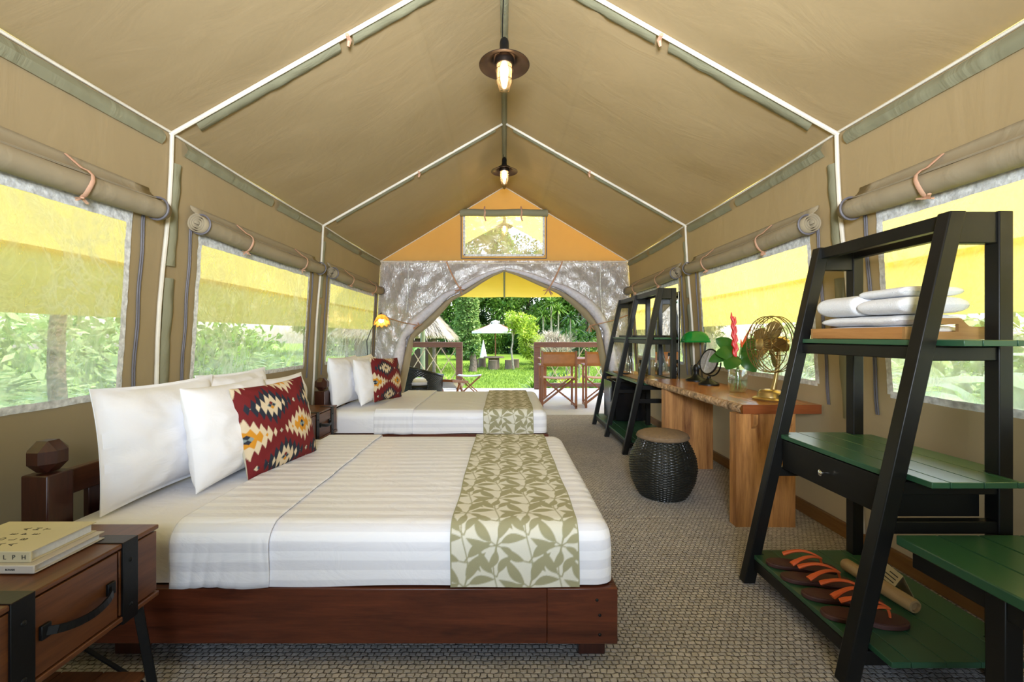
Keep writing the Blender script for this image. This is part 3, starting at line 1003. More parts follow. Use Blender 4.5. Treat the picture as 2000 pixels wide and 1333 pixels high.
def pillow_mesh(name, w, h, t, mat, seed, n=40, flange=0.0, wr=.006, back=None):
    g = G()
    def f(sgn):
        def q(u, v):
            a, b = 2 * u - 1, 2 * v - 1
            fa = 1 - flange
            aa, bb = min(1, abs(a) / fa), min(1, abs(b) / fa)
            e = max(0, (1 - aa ** 2.7)) ** .55 * max(0, (1 - bb ** 2.7)) ** .55
            x = a * w / 2 * (1 - .055 * (1 - b * b)); y = b * h / 2 * (1 - .06 * (1 - a * a))
            d = wr * (fbm(a * 2.2, b * 3.5, seed + sgn, 1.2) * 1.2 + .5 * fbm(a * 6 + b * 2, b * 3 - a, seed + 4)) * min(1, e * 3)
            crease = -.010 * e * max(0, abs(a * b) - .35) * math.sin((abs(a) - abs(b)) * 22 + seed)
            return (x, y, sgn * (t / 2 * e + .0022) + d + crease)
        return q
    g.grid(f(1), n, n)
    k = len(g.v)
    g2 = G().grid(lambda u, v: f(-1)(1 - u, v), n, n)
    g.add([tuple(p) for p in g2.v], g2.f)
    # rim
    rim = []
    def idx(i, j): return i * (n + 1) + j
    fr = [idx(i, 0) for i in range(n)] + [idx(n, j) for j in range(n)] + [idx(i, n) for i in range(n, 0, -1)] + [idx(0, j) for j in range(n, 0, -1)]
    bk = [k + idx(n - i, 0) for i in range(n)] + [k + idx(0, j) for j in range(n)] + [k + idx(n - i, n) for i in range(n, 0, -1)] + [k + idx(n, j) for j in range(n, 0, -1)]
    m = len(fr)
    g.f += [(fr[q], bk[q], bk[(q + 1) % m], fr[(q + 1) % m]) for q in range(m)]
    return g.build(name, mat, None, angle=60), k
def place(o, c, lean, yaw, roll=0):
    """pillow local x -> along +Y, local y -> up, local z -> +X"""
    base = Matrix(((0, 0, 1), (1, 0, 0), (0, 1, 0))).to_4x4()
    o.matrix_world = Matrix.Translation(c) @ Matrix.Rotation(yaw, 4, 'Z') @ Matrix.Rotation(-lean, 4, 'Y') @ Matrix.Rotation(roll, 4, 'X') @ base
R = math.radians
for i, (c, w_, h_, t_, lean, yaw, lab) in enumerate((
        ((-1.575, 2.02, .745), .66, .50, .21, R(5), R(-3), 'white flanged pillow at the near end of the nearest bed\'s headboard'),
        ((-1.58, 2.60, .752), .66, .49, .20, R(8), R(0), 'white pillow standing at the far end of the nearest bed\'s headboard'),
        ((-1.385, 2.23, .735), .62, .47, .20, R(9), R(-2), 'plump white pillow directly behind the large kilim cushion'),
        ((-1.40, 2.80, .725), .56, .45, .15, R(10), R(0), 'white pillow mostly hidden behind the large kilim cushion, only its top showing'),
        ((-1.635, 4.47, .750), .64, .49, .19, R(6), R(-4), 'white pillow at the near end of the second bed\'s headboard'),
        ((-1.63, 5.12, .740), .62, .48, .18, R(8), R(0), 'white pillow at the far end of the second bed, under the amber lamp'),
        ((-1.44, 4.62, .735), .60, .47, .18, R(10), R(-4), 'white pillow between the rear pillow and the small kilim cushion'))):
    o, k = pillow_mesh('pillow', w_, h_, t_, 'linen', i * 3.1, 40, .07 if i in (0, 1) else .0, .010)
    place(o, c, lean, yaw)
    tag(o, lab, 'pillow', 'white pillows')

def kilim(u, v):
    """u,v in metres on the cushion face (0..0.5)"""
    red, cream, gold, navy, grey = [np.array(c) for c in ((.15, .015, .016), (.62, .50, .33), (.56, .24, .02), (.022, .026, .038), (.22, .27, .25))]
    c = np.broadcast_to(red, u.shape + (3,)).copy()
    def tri(x): return np.abs((x % 1) * 2 - 1)
    A, B = .335, .158
    for row in range(-1, 5):
        for col in range(-2, 4):
            cx = .155 + col * A + (A / 2 if row % 2 else 0) + .02 * row
            cy = .375 - row * B
            dx, dy = u - cx, v - cy
            kind = row % 2
            ax, by = .147, .100
            q = np.abs(dx) / ax + np.abs(dy) / by
            saw = tri(dx / .032 + .5) * .42
            qq = q + saw - .16
            if kind == 0:
                c[qq < 1.04] = navy
                s2 = tri(dx / .032) * .42
                q2 = q + s2
                c[(q2 < .80)] = cream
                hx, hy = np.abs(dx), np.abs(dy)
                c[(hx / .030 + hy / .024) < 1] = grey
                c[((hx / .030 + hy / .024) < 1) & (hy > hx) & (dy > 0)] = red
                c[((hx / .030 + hy / .024) < 1) & (hy > hx) & (dy < 0)] = gold
                c[(np.abs(hx - .013) / .010 + hy / .009) < 1] = navy
            else:
                c[qq < .98] = cream
                q2 = q + tri(dx / .032) * .30
                c[q2 < .66] = gold
                hx, hy = np.abs(dx), np.abs(dy)
                c[(hx / .022 + hy / .026) < 1] = grey
                c[((hx / .022 + hy / .026) < 1) & (hy > hx * 1.3)] = navy
            # small lozenges between the medallions
            d2 = np.abs(u - (cx + A / 2)) / .012 + np.abs(v - cy) / .014
            c[d2 < 1] = cream
            c[(d2 < .8) & (u > cx + A / 2)] = grey
    return c
def cushion(c, lean, yaw, roll, size, lab):
    n = 190
    o, k = pillow_mesh('cushion', size, size * .90, .16, 'print', 11, n, 0, .006)
    t = np.linspace(0, 1, n + 1)
    U, V = np.meshgrid(t, t, indexing='ij')
    col = np.empty((len(o.data.vertices), 3))
    q = .5 / n / 4
    col[:k] = (sum(kilim(U * .5 + i_ * q, V * .5 + j_ * q) for i_ in (-1, 1) for j_ in (-1, 1)) / 4).reshape(-1, 3)
    col[k:] = (.55, .50, .38)
    colset(o, col)
    place(o, c, lean, yaw, roll)
    return tag(o, lab, 'cushion', 'kilim cushions')
cushion((-1.235, 2.37, .722), R(12), R(-13), R(2), .52, 'large red kilim pattern cushion with gold and navy medallions on the nearest bed')
cushion((-1.285, 4.74, .735), R(9), R(-18), R(-3), .52, 'smaller looking red kilim cushion on the second bed')

# ------------------------------------------------------------------ nightstands
def make_nightstand(label):
    r = thing('nightstand', label, 'nightstand', (-1.38, 1.185, 0))
    W = dict(parent=r, world=True)
    X0, X1, Y0, Y1, Z0, Z1 = -1.60, -1.158, .912, 1.458, .342, .57
    G().box((X0, Y0, Z0), (X1 - .016, Y1, Z1 - .017)).build('body', 'acacia', bevel=.003, **W)
    G().box((X0 - .002, Y0 - .002, Z1 - .015), (X1, Y1 + .002, Z1)).build('top', 'acacia', bevel=.004, **W)
    G().box((X0, Y0, Z0 - .008), (X1 + .002, Y1, Z0 + .008)).build('bottom_lip', 'acacia', bevel=.003, **W)
    d = G().box((X1 - .016, 1.065, Z0 + .012), (X1 - .002, 1.305, Z1 - .020)).build('drawer', 'acacia', bevel=.002, **W)
    h = G()
    pts = []
    for k in range(13):
        t = k / 12; s = 4 * t * (1 - t)
        pts.append((X1 + .004 + .034 * s ** .6, lerp(1.095, 1.278, t), .458 - .016 * s))
    for k in range(12):
        h.bar(pts[k], pts[k + 1], .020, .005, (1, 0, 0))
    h.build('handle', 'metal_black', d, world=True)
    for y in (1.095, 1.278):
        G().box((X1 - .002, y - .012, .440), (X1 + .008, y + .012, .476)).build('handle_plate', 'metal_black', d, world=True, bevel=.002)
    for (ya, yb) in ((Y0 + .005, 1.06), (1.312, Y1 - .005)):
        G().box((X1 - .016, ya, Z0 + .012), (X1 - .003, yb, Z1 - .02)).build('front_panel', 'acacia', bevel=.002, **W)
    for y in (1.045, 1.345):
        s = G().box((X1 - .004, y - .027, Z0 - .018), (X1 + .004, y + .027, Z1 + .002)).build('strap', 'metal_black', bevel=.0015, **W)
        G().box((X1 - .10, y - .027, Z1 - .001), (X1 + .004, y + .027, Z1 + .003)).build('strap_plate', 'bronze_dark', bevel=.001, **W)
        for z in (Z0 + .03, Z1 - .06):
            G().ball((X1 + .004, y, z), (.004, .007, .007), 8, 5).build('rivet', 'metal_black', s, world=True)
    for sx in (-1, 1):
        for sy in (-1, 1):
            top = ((X0 + .05) if sx < 0 else (X1 - .035), (Y0 + .045) if sy < 0 else (Y1 - .045), Z0 - .005)
            bot = (top[0] + sx * .035, top[1] + sy * .03, 0)
            G().bar(bot, top, .026, .026).build('leg', 'metal_black', bevel=.002, **W)
    for y in (Y0 + .03, Y1 - .03):
        G().bar((X0 + .02, y, .06), (X1 - .03, y, .30), .012, .006).build('cross_brace', 'metal_black', **W)
        G().bar((X0 + .02, y, .30), (X1 - .03, y, .06), .012, .006).build('cross_brace', 'metal_black', **W)
    for k in range(3):
        G().box((X0 + .02 + k * .137, Y0 + .02, .085), (X0 + .152 + k * .137, Y1 - .035, .103)).build('lower_shelf_plank', 'acacia', bevel=.002, **W)
    return r
ns = make_nightstand('brown wooden nightstand with black straps in the near corner, books on it')
copy_tree(ns, 'dark nightstand between the two beds, mostly hidden behind the cushion', (-1.38 - .375, 1.185 + 2.53, 0))
copy_tree(ns, 'nightstand on the far side of the second bed, below the amber lamp', (-1.38 - .34, 1.185 + 4.80, 0))

# books: spine towards the camera
def book(name, label, x1, y0, z, w, d, h, cover, spine, cov=None):
    r = thing(name, label, 'book', (x1 - w / 2, y0 + d / 2, z), 0, 'books on the nightstand')
    W = dict(parent=r, world=True)
    x0 = x1 - w; y1 = y0 + d; t = .003
    G().box((x0, y0, z), (x1, y1, z + t)).build('back_cover', cover, bevel=.0008, **W)
    G().box((x0, y0, z + h - t), (x1, y1, z + h)).build('front_cover', cover, bevel=.0008, **W)
    G().box((x0, y0 - .003, z), (x1, y0 + .003, z + h)).build('spine', cover, bevel=.0025, **W)
    G().box((x0 + .006, y0 + .003, z + t), (x1 - .009, y1 - .008, z + h - t)).build('pages', 'pages', **W)
    off = Matrix.Translation(-Vector(r.location))
    up = Matrix.Rotation(PI / 2, 4, 'X')
    for s, sz, dx, dz in spine:
        text('spine_lettering', s, sz, 'ink', r, off @ Matrix.Translation((x1 - dx, y0 - .0034, z + dz)) @ up)
    if cov:
        for i, row in enumerate(cov):
            for j, ch in enumerate(row):
                # the lines of the cover read away from the spine
                m = off @ Matrix.Translation((x1 - .150 + i * .032 - .0, y0 + .028 + j * .032, z + h + .0001)) @ Matrix.Rotation(PI / 2, 4, 'Z') @ Matrix.Scale(1, 4)
                text('cover_letter', ch, .024, 'ink', r, m)
    return r
book('book', 'thinner pale book at the bottom of the stack on the nightstand', -1.238, 1.148, .5735, .25, .20, .022, 'book2', [('ROHAN', .007, .075, .009)])
book('book', 'cream book with scattered black capital letters, on top of the stack', -1.262, 1.162, .596, .27, .185, .030, 'book',
     [('A', .017, .098, .009), ('L', .017, .073, .009), ('P', .017, .049, .009), ('H', .017, .024, .009)], ('ADEA', 'ALPH', 'ABET'))
G().box((-1.2712, 1.262, .5764), (-1.2702, 1.318, .5795))
# ------------------------------------------------------------------ ladder shelves
def ladder_shelf(name, label, ys, ztop, group, drawer=True, foot=1.17, over=.10):
    yc = (ys[0] + ys[-1]) / 2
    r = thing(name, label, 'shelf', (1.5, yc, 0), 0, group)
    W = dict(parent=r, world=True)
    xb, xt = foot, foot + .365
    def lx(z): return lerp(xb, xt, z / ztop)
    PB0, PB1 = 1.69, 1.74
    for y in ys:
        G().hexa([(xb - .01, y - .024, 0), (xb + .045, y - .024, 0), (xb + .045, y + .024, 0), (xb - .01, y + .024, 0)],
                 [(xt - .01, y - .024, ztop), (xt + .045, y - .024, ztop), (xt + .045, y + .024, ztop), (xt - .01, y + .024, ztop)]).build('front_leg', 'black', bevel=.004, **W)
        G().box((PB0, y - .024, 0), (PB1, y + .024, ztop)).build('back_post', 'black', bevel=.004, **W)
        # rails of the end frames
        for zt_, h in ((ztop, .11), (1.165, .05), (.70, .045), (.565, .045), (.118, .05)):
            G().box((lx(zt_ - h) + .04, y - .017, zt_ - h), (PB0 + .01, y + .017, zt_ - .002)).build('end_rail', 'black', bevel=.003, **W)
    for a, b in zip(ys[:-1], ys[1:]):
        G().box((xt + .0, a + .02, ztop - .055), (xt + .035, b - .02, ztop - .004)).build('top_rail', 'black', bevel=.003, **W)
        G().box((PB0, a + .02, ztop - .055), (PB0 + .035, b - .02, ztop - .004)).build('top_rail', 'black', bevel=.003, **W)
        for zt_, h, dx in ((1.163, .045, .012), (.118, .05, .012)):
            G().box((lx(zt_) + .012, a + .02, zt_ - h), (lx(zt_) + .036, b - .02, zt_)).build('front_rail', 'black', bevel=.003, **W)
        # green shelves made of planks
        for zt_, n in ((1.187, 3), (.725, 4), (.142, 5)):
            x0, x1 = lx(zt_) + .004, 1.775
            sh = G().box((x0 + .03, a + .0, zt_ - .026), (x1 - .01, b, zt_ - .021)).build('shelf_board', 'black', **W)
            wd = (x1 - x0) / n
            for k in range(n):
                lo = a - over if a == ys[0] else a
                hi = b + .022 if b == ys[-1] else b
                xa, xc = x0 + k * wd + .0012, x0 + (k + 1) * wd - .0012
                # the outer planks are notched around the legs and posts
                if k == 0:
                    xm = x0 + .050
                    o_ = [(xa, a + .026), (xm, a + .026), (xm, lo), (xc, lo), (xc, hi), (xm, hi), (xm, b - .026), (xa, b - .026)]
                elif k == n - 1:
                    xm, xp = PB0 - .003, PB1 + .003
                    o_ = [(xa, lo), (max(xm, xa + .004), lo), (max(xm, xa + .004), a + .026), (xc, a + .026), (xc, b - .026), (max(xm, xa + .004), b - .026), (max(xm, xa + .004), hi), (xa, hi)]
                else:
                    o_ = [(xa, lo), (xc, lo), (xc, hi), (xa, hi)]
                G().prism(o_, zt_ - .020, zt_).build('plank', 'green', sh, bevel=.002, world=True)
        if drawer:
            x = lx(.70)
            d = G().box((x + .015, a + .03, .562), (x + .033, b - .03, .700)).build('drawer', 'black', bevel=.003, **W)
            G().lathe([(.004, 0), (.005, .012), (.013, .018), (.013, .024), (.006, .028), (0, .029)], 14, Matrix.Translation((x + .016, (a + b) / 2, .628)) @ Matrix.Rotation(-PI / 2, 4, 'Y')).build('knob', 'chrome', d, world=True)
            G().box((x + .033, a + .03, .562), (1.68, a + .05, .69)).build('drawer_side', 'black', d, world=True)
            G().box((x + .033, b - .05, .562), (1.68, b - .03, .69)).build('drawer_side', 'black', d, world=True)
            G().box((x + .033, a + .05, .562), (1.68, b - .05, .572)).build('drawer_base', 'black', d, world=True)
    return r
ladder_shelf('ladder_shelf', 'black ladder shelf with green boards nearest the camera, towels on top', (1.51, 2.13), 1.63, 'black and green ladder shelves')
FY = (4.42, 5.20, 5.93)
ladder_shelf('ladder_shelf', 'wide black ladder shelf beyond the desk holding glasses and a minibar', FY, 1.69, 'black and green ladder shelves', False, 1.205, .025)
# luggage bench (far end in the picture)
lb = thing('luggage_bench', 'low black bench with a green plank top beside the near ladder shelf', 'bench', (1.6, 1.06, 0))
W = dict(parent=lb, world=True)
for k in range(4):
    G().box((1.315 + k * .138, .66, .500), (1.315 + k * .138 + .1355, 1.462, .532)).build('plank', 'green', bevel=.004, **W)
for x in (1.335, 1.80):
    for y in (.70, 1.385):
        if x < 1.5 and y > 1: y = 1.16
        G().box((x, y, 0), (x + .05, y + .05, .498)).build('leg', 'black', bevel=.003, **W)
G().box((1.34, .70, .44), (1.365, 1.43, .498)).build('apron', 'black', bevel=.003, **W)
G().box((1.82, .70, .44), (1.845, 1.43, .498)).build('apron', 'black', bevel=.003, **W)
G().box((1.365, 1.41, .44), (1.82, 1.435, .498)).build('apron', 'black', bevel=.003, **W)

# tray and towels on the near shelf
tr = thing('wooden_tray', 'honey coloured wooden tray holding folded towels on the near ladder shelf', 'tray', (1.62, 1.83, 1.188))
W = dict(parent=tr, world=True)
tz = 1.1885
G().box((1.472, 1.597, tz), (1.762, 2.063, tz + .010)).build('base', 'tray', bevel=.001, **W)
for x in (1.462, 1.762):
    G().box((x, 1.597, tz), (x + .012, 2.063, tz + .046)).build('side', 'tray', bevel=.002, **W)
for y in (1.587, 2.063):
    out = []
    for k in range(33):
        t = k / 32; q = abs(t - .5)
        hgt = .046 + .030 * (1 if q < .13 else max(0, 1 - ((q - .13) / .14)) ** 1.0) ** 1
        q2 = max(0, min(1, (.27 - q) / .14)); hgt = .046 + .032 * (q2 * q2 * (3 - 2 * q2))
        out.append((lerp(1.462, 1.774, t), tz + hgt))
    g = G()
    for (xa, za), (xb_, zb) in zip(out[:-1], out[1:]):
        ta = (xa - 1.462) / .312; tb = (xb_ - 1.462) / .312
        if .36 < (ta + tb) / 2 < .64:
            g.hexa([(xa, y, tz), (xb_, y, tz), (xb_, y + .012, tz), (xa, y + .012, tz)], [(xa, y, tz + .028), (xb_, y, tz + .028), (xb_, y + .012, tz + .028), (xa, y + .012, tz + .028)])
            g.hexa([(xa, y, tz + .055), (xb_, y, tz + .055), (xb_, y + .012, tz + .055), (xa, y + .012, tz + .055)], [(xa, y, za), (xb_, y, zb), (xb_, y + .012, zb), (xa, y + .012, za)])
        else:
            g.hexa([(xa, y, tz), (xb_, y, tz), (xb_, y + .012, tz), (xa, y + .012, tz)], [(xa, y, za), (xb_, y, zb), (xb_, y + .012, zb), (xa, y + .012, za)])
    g.build('handle_end', 'tray_x', **W)
def towel(label, x0, x1, y0, y1, z0, h, seed, layers=2):
    """a folded towel: stacked layers joined by a rounded fold on the room side"""
    r = thing('folded_towel', label, 'towel', ((x0 + x1) / 2, (y0 + y1) / 2, z0), 0, 'folded white towels')
    t = h / layers
    for k in range(layers):
        def f(u, v, k=k):
            a = 2 * PI * v
            cy, cz = math.cos(a), math.sin(a)
            e = .55
            sx = math.copysign(abs(cy) ** e, cy); sz = math.copysign(abs(cz) ** .8, cz)
            yy = lerp(y0, y1, u)
            end = (1 - abs(2 * u - 1) ** 14) ** .5
            x = (x0 + x1) / 2 + sx * (x1 - x0) / 2 * (1 + .02 * fbm(yy * 6, k, seed)) * (.93 + .07 * end)
            z = z0 + t * (k + .5) + sz * t * .5 * end * (1 + .10 * fbm(yy * 5, sx, seed)) + .006 * fbm(yy * 7, x * 9, seed + k) * (1 if k else .3)
            return (x, yy, max(z, z0 + .0006))
        G().grid(f, 30, 32).build('layer', 'terry', r, world=True, angle=80)
    return r
towel('flat folded white towel at the bottom of the tray', 1.482, 1.748, 1.645, 2.045, tz + .0105, .084, 1, 2)
towel('thick white folded towel, far one on top in the tray', 1.468, 1.742, 1.835, 2.055, tz + .096, .092, 5, 1)
towel('thick white folded towel, near one on top in the tray', 1.476, 1.742, 1.620, 1.832, tz + .096, .066, 9, 1)
towel('thin white towel laid over the near thick one in the tray', 1.500, 1.742, 1.640, 1.850, tz + .163, .040, 12, 1)

# flip-flops on the bottom shelf : toes towards the wall
def flipflop(label, x, y, rz):
    z = .1425
    r = thing('flip_flop', label, 'flip flop', (x, y, z), rz, 'brown and orange flip flops')
    out = []
    for k in range(40):
        a = 2 * PI * k / 40
        c, s = math.cos(a), math.sin(a)
        wd = .057 if c > 0 else .050
        wd *= (1 - .18 * math.exp(-((c + .15) / .28) ** 2))
        out.append((.142 * math.copysign(abs(c) ** .85, c), wd * math.copysign(abs(s) ** .8, s)))
    G().prism(out, 0, .017).build('sole', 'rubber', r, bevel=.003)
    G().prism([(a * .93, b * .90) for a, b in out], .0168, .0185).build('footbed', 'rubber', r)
    for sgn in (-1, 1):
        pts, rr = [], []
        for k in range(15):
            t = k / 14
            px = lerp(-.055, .082, t); py = sgn * .048 * (1 - t) ** .7
            pz = .016 + .050 * math.sin(PI * min(1, .12 + t * .62)) * (1 if t < .9 else 1)
            pts.append((px, py, pz)); rr.append(lerp(.0120, .0065, t) * (1.15 if t < .15 else 1))
        G().tube(pts, rr, 8, flat=.6).build('strap', 'orange', r)
    G().tube([(.078, 0, .050), (.084, 0, .030), (.085, 0, .014)], [.0055, .0045, .004], 8).build('toe_post', 'orange', r)
    return r
for (x, y, a, lab) in ((1.352, 1.985, -13, 'brown flip flop with orange straps, furthest of the four'),
                       (1.345, 1.868, -12, 'brown flip flop with orange straps, second from the far end'),
                       (1.350, 1.742, -12, 'brown flip flop with orange straps, third from the far end'),
                       (1.340, 1.622, -11, 'brown flip flop with orange straps, nearest of the four')):
    flipflop(lab, x, y, R(a))
bt = thing('bamboo_torch', 'short round bamboo torch lying behind the flip flops', 'torch', (1.55, 1.81, .1425))
pr = [(0, -.158), (.022, -.158), (.027, -.15), (.028, 0), (.027, .15), (.024, .158), (.018, .160), (.016, .150), (0, .150)]
G().lathe(pr, 20, Matrix.Translation((0, 0, .0285)) @ Matrix.Rotation(R(4), 4, 'Z') @ Matrix.Rotation(PI / 2, 4, 'X')).build('body', 'bamboo', bt)
G().lathe([(.0235, -.03), (.0290, -.03), (.0290, -.022), (.0235, -.022)], 20, Matrix.Translation((0, 0, .0285)) @ Matrix.Rotation(R(4), 4, 'Z') @ Matrix.Rotation(PI / 2, 4, 'X')).build('ring', 'brass', bt)
cd = thing('notice_card', 'small cream card with printed lines standing on the bottom shelf', 'card', (1.60, 1.80, .1425), R(-12))
G().add([(-.045, -.062, .018), (-.045, .062, .018), (.006, .062, .098), (.006, -.062, .098), (.05, -.062, .0), (.05, .062, .0)],
        [(0, 1, 2, 3), (3, 2, 5, 4)]).build('card_sheet', 'card', cd, smooth=False, solid=.0015)
g = G()
for k, ln in enumerate((.05, .085, .07, .085, .06)):
    t0 = .84 - k * .15
    p = lambda y, t: (lerp(-.045, .006, t) - .0016, y, lerp(.018, .098, t) + .001)
    g.add([p(-.05, t0), p(-.05 + ln, t0), p(-.05 + ln, t0 - .045), p(-.05, t0 - .045)], [(0, 1, 2, 3)])
g.build('printed_lines', 'ink', cd, smooth=False)

# ------------------------------------------------------------------ desk
dk = thing('desk', 'live edge teak desk on two slab legs against the tent wall', 'desk', (1.72, 3.56, 0))
W = dict(parent=dk, world=True)
def edge_x(y): return 1.475 - .05 * (y - 2.72) / 1.68 + .016 * fbm(y * 2.3, 0, 3) + .006 * fbm(y * 9, 1, 2)
ys = [lerp(2.725, 4.385, k / 40) for k in range(41)]
out = [(edge_x(y) + .02, y) for y in ys] + [(1.985, 4.385), (1.985, 2.725)]
G().prism(out, .713, .770).build('tabletop', 'teak', angle=30, **W)
def bk(u, v):
    y = lerp(2.726, 4.384, u); a = PI * (v - .5)
    return (edge_x(y) + .021 - .022 * math.cos(a) * (1 + .5 * fbm(y * 22, v * 4, 1)), y, .741 + .028 * math.sin(a))
G().grid(bk, 160, 10).build('live_edge', 'bark', angle=80, **W)
G().box((1.492, 2.7225, .7135), (1.985, 2.7245, .7695)).build('end_grain', 'teak_end', **W)
for y0, y1, xa, xb_ in ((2.70 + .03, 2.81, 1.455, 1.825), (3.92, 4.00, 1.445, 1.88)):
    out = []
    n = 18
    for k in range(n + 1):
        x = lerp(xa, xb_, k / n); out.append((x, y0 + .006 * fbm(x * 9, y0, 3)))
    for k in range(n + 1):
        x = lerp(xb_, xa, k / n); out.append((x, y1 + .005 * fbm(x * 9, y1, 4)))
    G().prism(out, 0, .712).build('slab_leg', 'slab', angle=50, **W)
for x in (1.56, 1.78):
    G().hexa([(x - .014, 2.70, .655), (x + .014, 2.70, .655), (x + .014, 2.728, .62), (x - .014, 2.728, .62)],
             [(x - .014, 2.665 + .03, .712), (x + .014, 2.695, .712), (x + .014, 2.728, .712), (x - .014, 2.728, .712)]).build('bracket', 'slab', bevel=.002, **W)

# stool
st = thing('wicker_stool', 'black barrel shaped wicker stool with a brown cushion in front of the desk', 'stool', (1.20, 3.30, 0))
def srad(z):
    return float(np.interp(z, [0, .04, .12, .22, .30, .36, .40, .43], [.165, .192, .228, .243, .232, .208, .185, .172]))
def wv(u, v):
    z = .43 * v
    row = v * 46
    k = int(row)
    fr = row - k
    a = 2 * PI * u
    stake = 46
    d = .0045 * math.sin(a * stake / 2 + PI * (k % 2)) * math.sin(PI * fr) + .003 * math.sin(PI * fr)
    r = srad(z) + d
    return (r * math.cos(a), r * math.sin(a), z)
G().grid(wv, 230, 46 * 4).build('basket', 'wicker', st, angle=180)
g = G()
for k in range(46):
    a = 2 * PI * (k + .25) / 46
    g.tube([((srad(.43 * t / 8) - .003) * math.cos(a), (srad(.43 * t / 8) - .003) * math.sin(a), .43 * t / 8) for t in range(9)], .004, 4)
tag(g.build('stakes', 'wicker', st), None, None, None, 'stuff')
G().lathe([(0, .422), (.165, .422), (.186, .434), (.189, .446), (.183, .462), (.16, .474), (.10, .480), (0, .481)], 40).build('cushion', 'brown_cushion', st)
G().tube([(.189 * math.cos(a), .189 * math.sin(a), .443) for a in np.linspace(0, 2 * PI, 48, endpoint=False)], .0045, 6, closed=True).build('piping', 'brown_cushion', st)

# banker's lamp
bl = thing('desk_lamp', 'black desk lamp with an emerald green glass shade', 'lamp', (1.84, 4.17, .7705))
G().lathe([(0, 0), (.095, 0), (.095, .012), (.085, .022), (.05, .038), (.028, .055), (.022, .075), (.026, .10), (.032, .125), (.022, .15), (.012, .16), (0, .16)], 28).build('base', 'metal_black', bl)
G().tube([(0, 0, .15), (.05, -.0, .22), (.085, 0, .30), (.092, 0, .37), (.07, 0, .41)], .006, 8).build('arm', 'metal_black', bl)
G().tube([(-.05, 0, .06), (-.055, 0, .13), (-.04, 0, .155)], .004, 6).build('pull_switch', 'metal_black', bl)
def shade(u, v):
    a = PI * v
    x = lerp(-.135, .105, u)
    e = (1 - abs(2 * u - 1) ** 3.5) ** .5
    return (x, -.078 * math.cos(a) * (.75 + .25 * e) - .01, .37 + .105 * math.sin(a) * e)
G().grid(shade, 26, 20).build('shade', 'greenglass', bl, solid=.005, angle=80)
G().tube([(.10, -.01, .405), (.125, -.01, .405)], .008, 8).build('shade_pin', 'metal_black', bl)

# vanity mirror
vm = thing('vanity_mirror', 'round tilting mirror on a black stand beside the green lamp', 'mirror', (1.80, 3.83, .7705))
G().lathe([(0, 0), (.085, 0), (.085, .012), (.07, .026), (.03, .045), (.016, .06), (.016, .075), (0, .075)], 28).build('base', 'metal_black', vm)
mm = Matrix.Translation((0, 0, .205)) @ Matrix.Rotation(R(193), 4, 'Z') @ Matrix.Rotation(R(78), 4, 'Y')
arcp = [mm @ Vector((0, .118 * math.cos(a), 0)) * 1 for a in (0,)]
yk = [Vector((0, 0, .205)) + (Matrix.Rotation(R(193), 3, 'Z') @ Vector((-.02, .125 * math.cos(a), -.125 * math.sin(a)))) for a in np.linspace(0, PI, 17)]
G().tube(yk, .006, 8).build('yoke', 'metal_black', vm)
G().tube([mm @ Vector((.110 * math.cos(a), .110 * math.sin(a), 0)) for a in np.linspace(0, 2 * PI, 36, endpoint=False)], .008, 8, closed=True).build('rim', 'metal_black', vm)
G().lathe([(0, .003), (.108, .003)], 36, mm).build('mirror_glass', 'mirror', vm)
G().lathe([(0, -.006), (.112, -.005)], 36, mm).build('backing', 'metal_black', vm)

# vase with flowers
vs = thing('glass_vase', 'clear glass vase with water standing at the middle of the desk', 'vase', (1.80, 3.36, .7705))
G().lathe([(0, .004), (.050, .004), (.062, .02), (.070, .07), (.070, .12), (.062, .17), (.056, .20)], 32).build('bowl', 'glass', vs, solid=.003)
G().lathe([(0, 0), (.048, 0), (.052, .006), (.048, .012), (0, .012)], 32).build('foot', 'glass', vs)
G().lathe([(0, .016), (.056, .018), (.066, .07), (.066, .10), (0, .10)], 32).build('water', 'water', vs)
V0 = Vector((1.80, 3.36, .7705))
def stemmed(name, label, cat, pts):
    r = thing(name, label, cat, tuple(V0 + Vector((0, 0, .02))), 0, None)
    G().tube([Vector(p) - Vector((0, 0, .02)) for p in pts], .0045, 6).build('stem', 'stem', r)
    return r
h = stemmed('heliconia', 'tall red heliconia flower spike in the glass vase', 'flower', [(.02, -.01, .02), (-.01, -.02, .2), (-.045, -.04, .36)])
G().tube([(-.03, -.035, .22), (-.046, -.045, .40), (-.058, -.052, .56)], [.009, .012, .006], 8).build('spike', 'flower_red', h)
for k in range(9):
    b = Vector((-.035 - .003 * k, -.035 - .002 * k, .25 + .034 * k))
    sd_ = 1 if k % 2 else -1
    tip = b + Vector((sd_ * .011, -sd_ * .007, .070))
    G().tube([b, b.lerp(tip, .4) + Vector((sd_ * .008, 0, 0)), tip], [.013, .018 - .0009 * k, .003], 8, flat=.8).build('bract', 'flower_red', h)
h2 = stemmed('ginger_flower', 'orange pointed flower leaning right in the glass vase', 'flower', [(-.02, .01, .02), (.0, 0, .2), (.02, -.02, .36)])
for a, b_ in (((.02, -.02, .335), (.085, -.06, .505)), ((.02, -.02, .33), (.055, -.05, .42)), ((.022, -.02, .325), (.01, -.03, .385))):
    a = Vector(a); b_ = Vector(b_)
    G().tube([a, a.lerp(b_, .4), b_], [.008, .011, .003], 7, flat=.7).build('petal', 'flower_orange', h2)
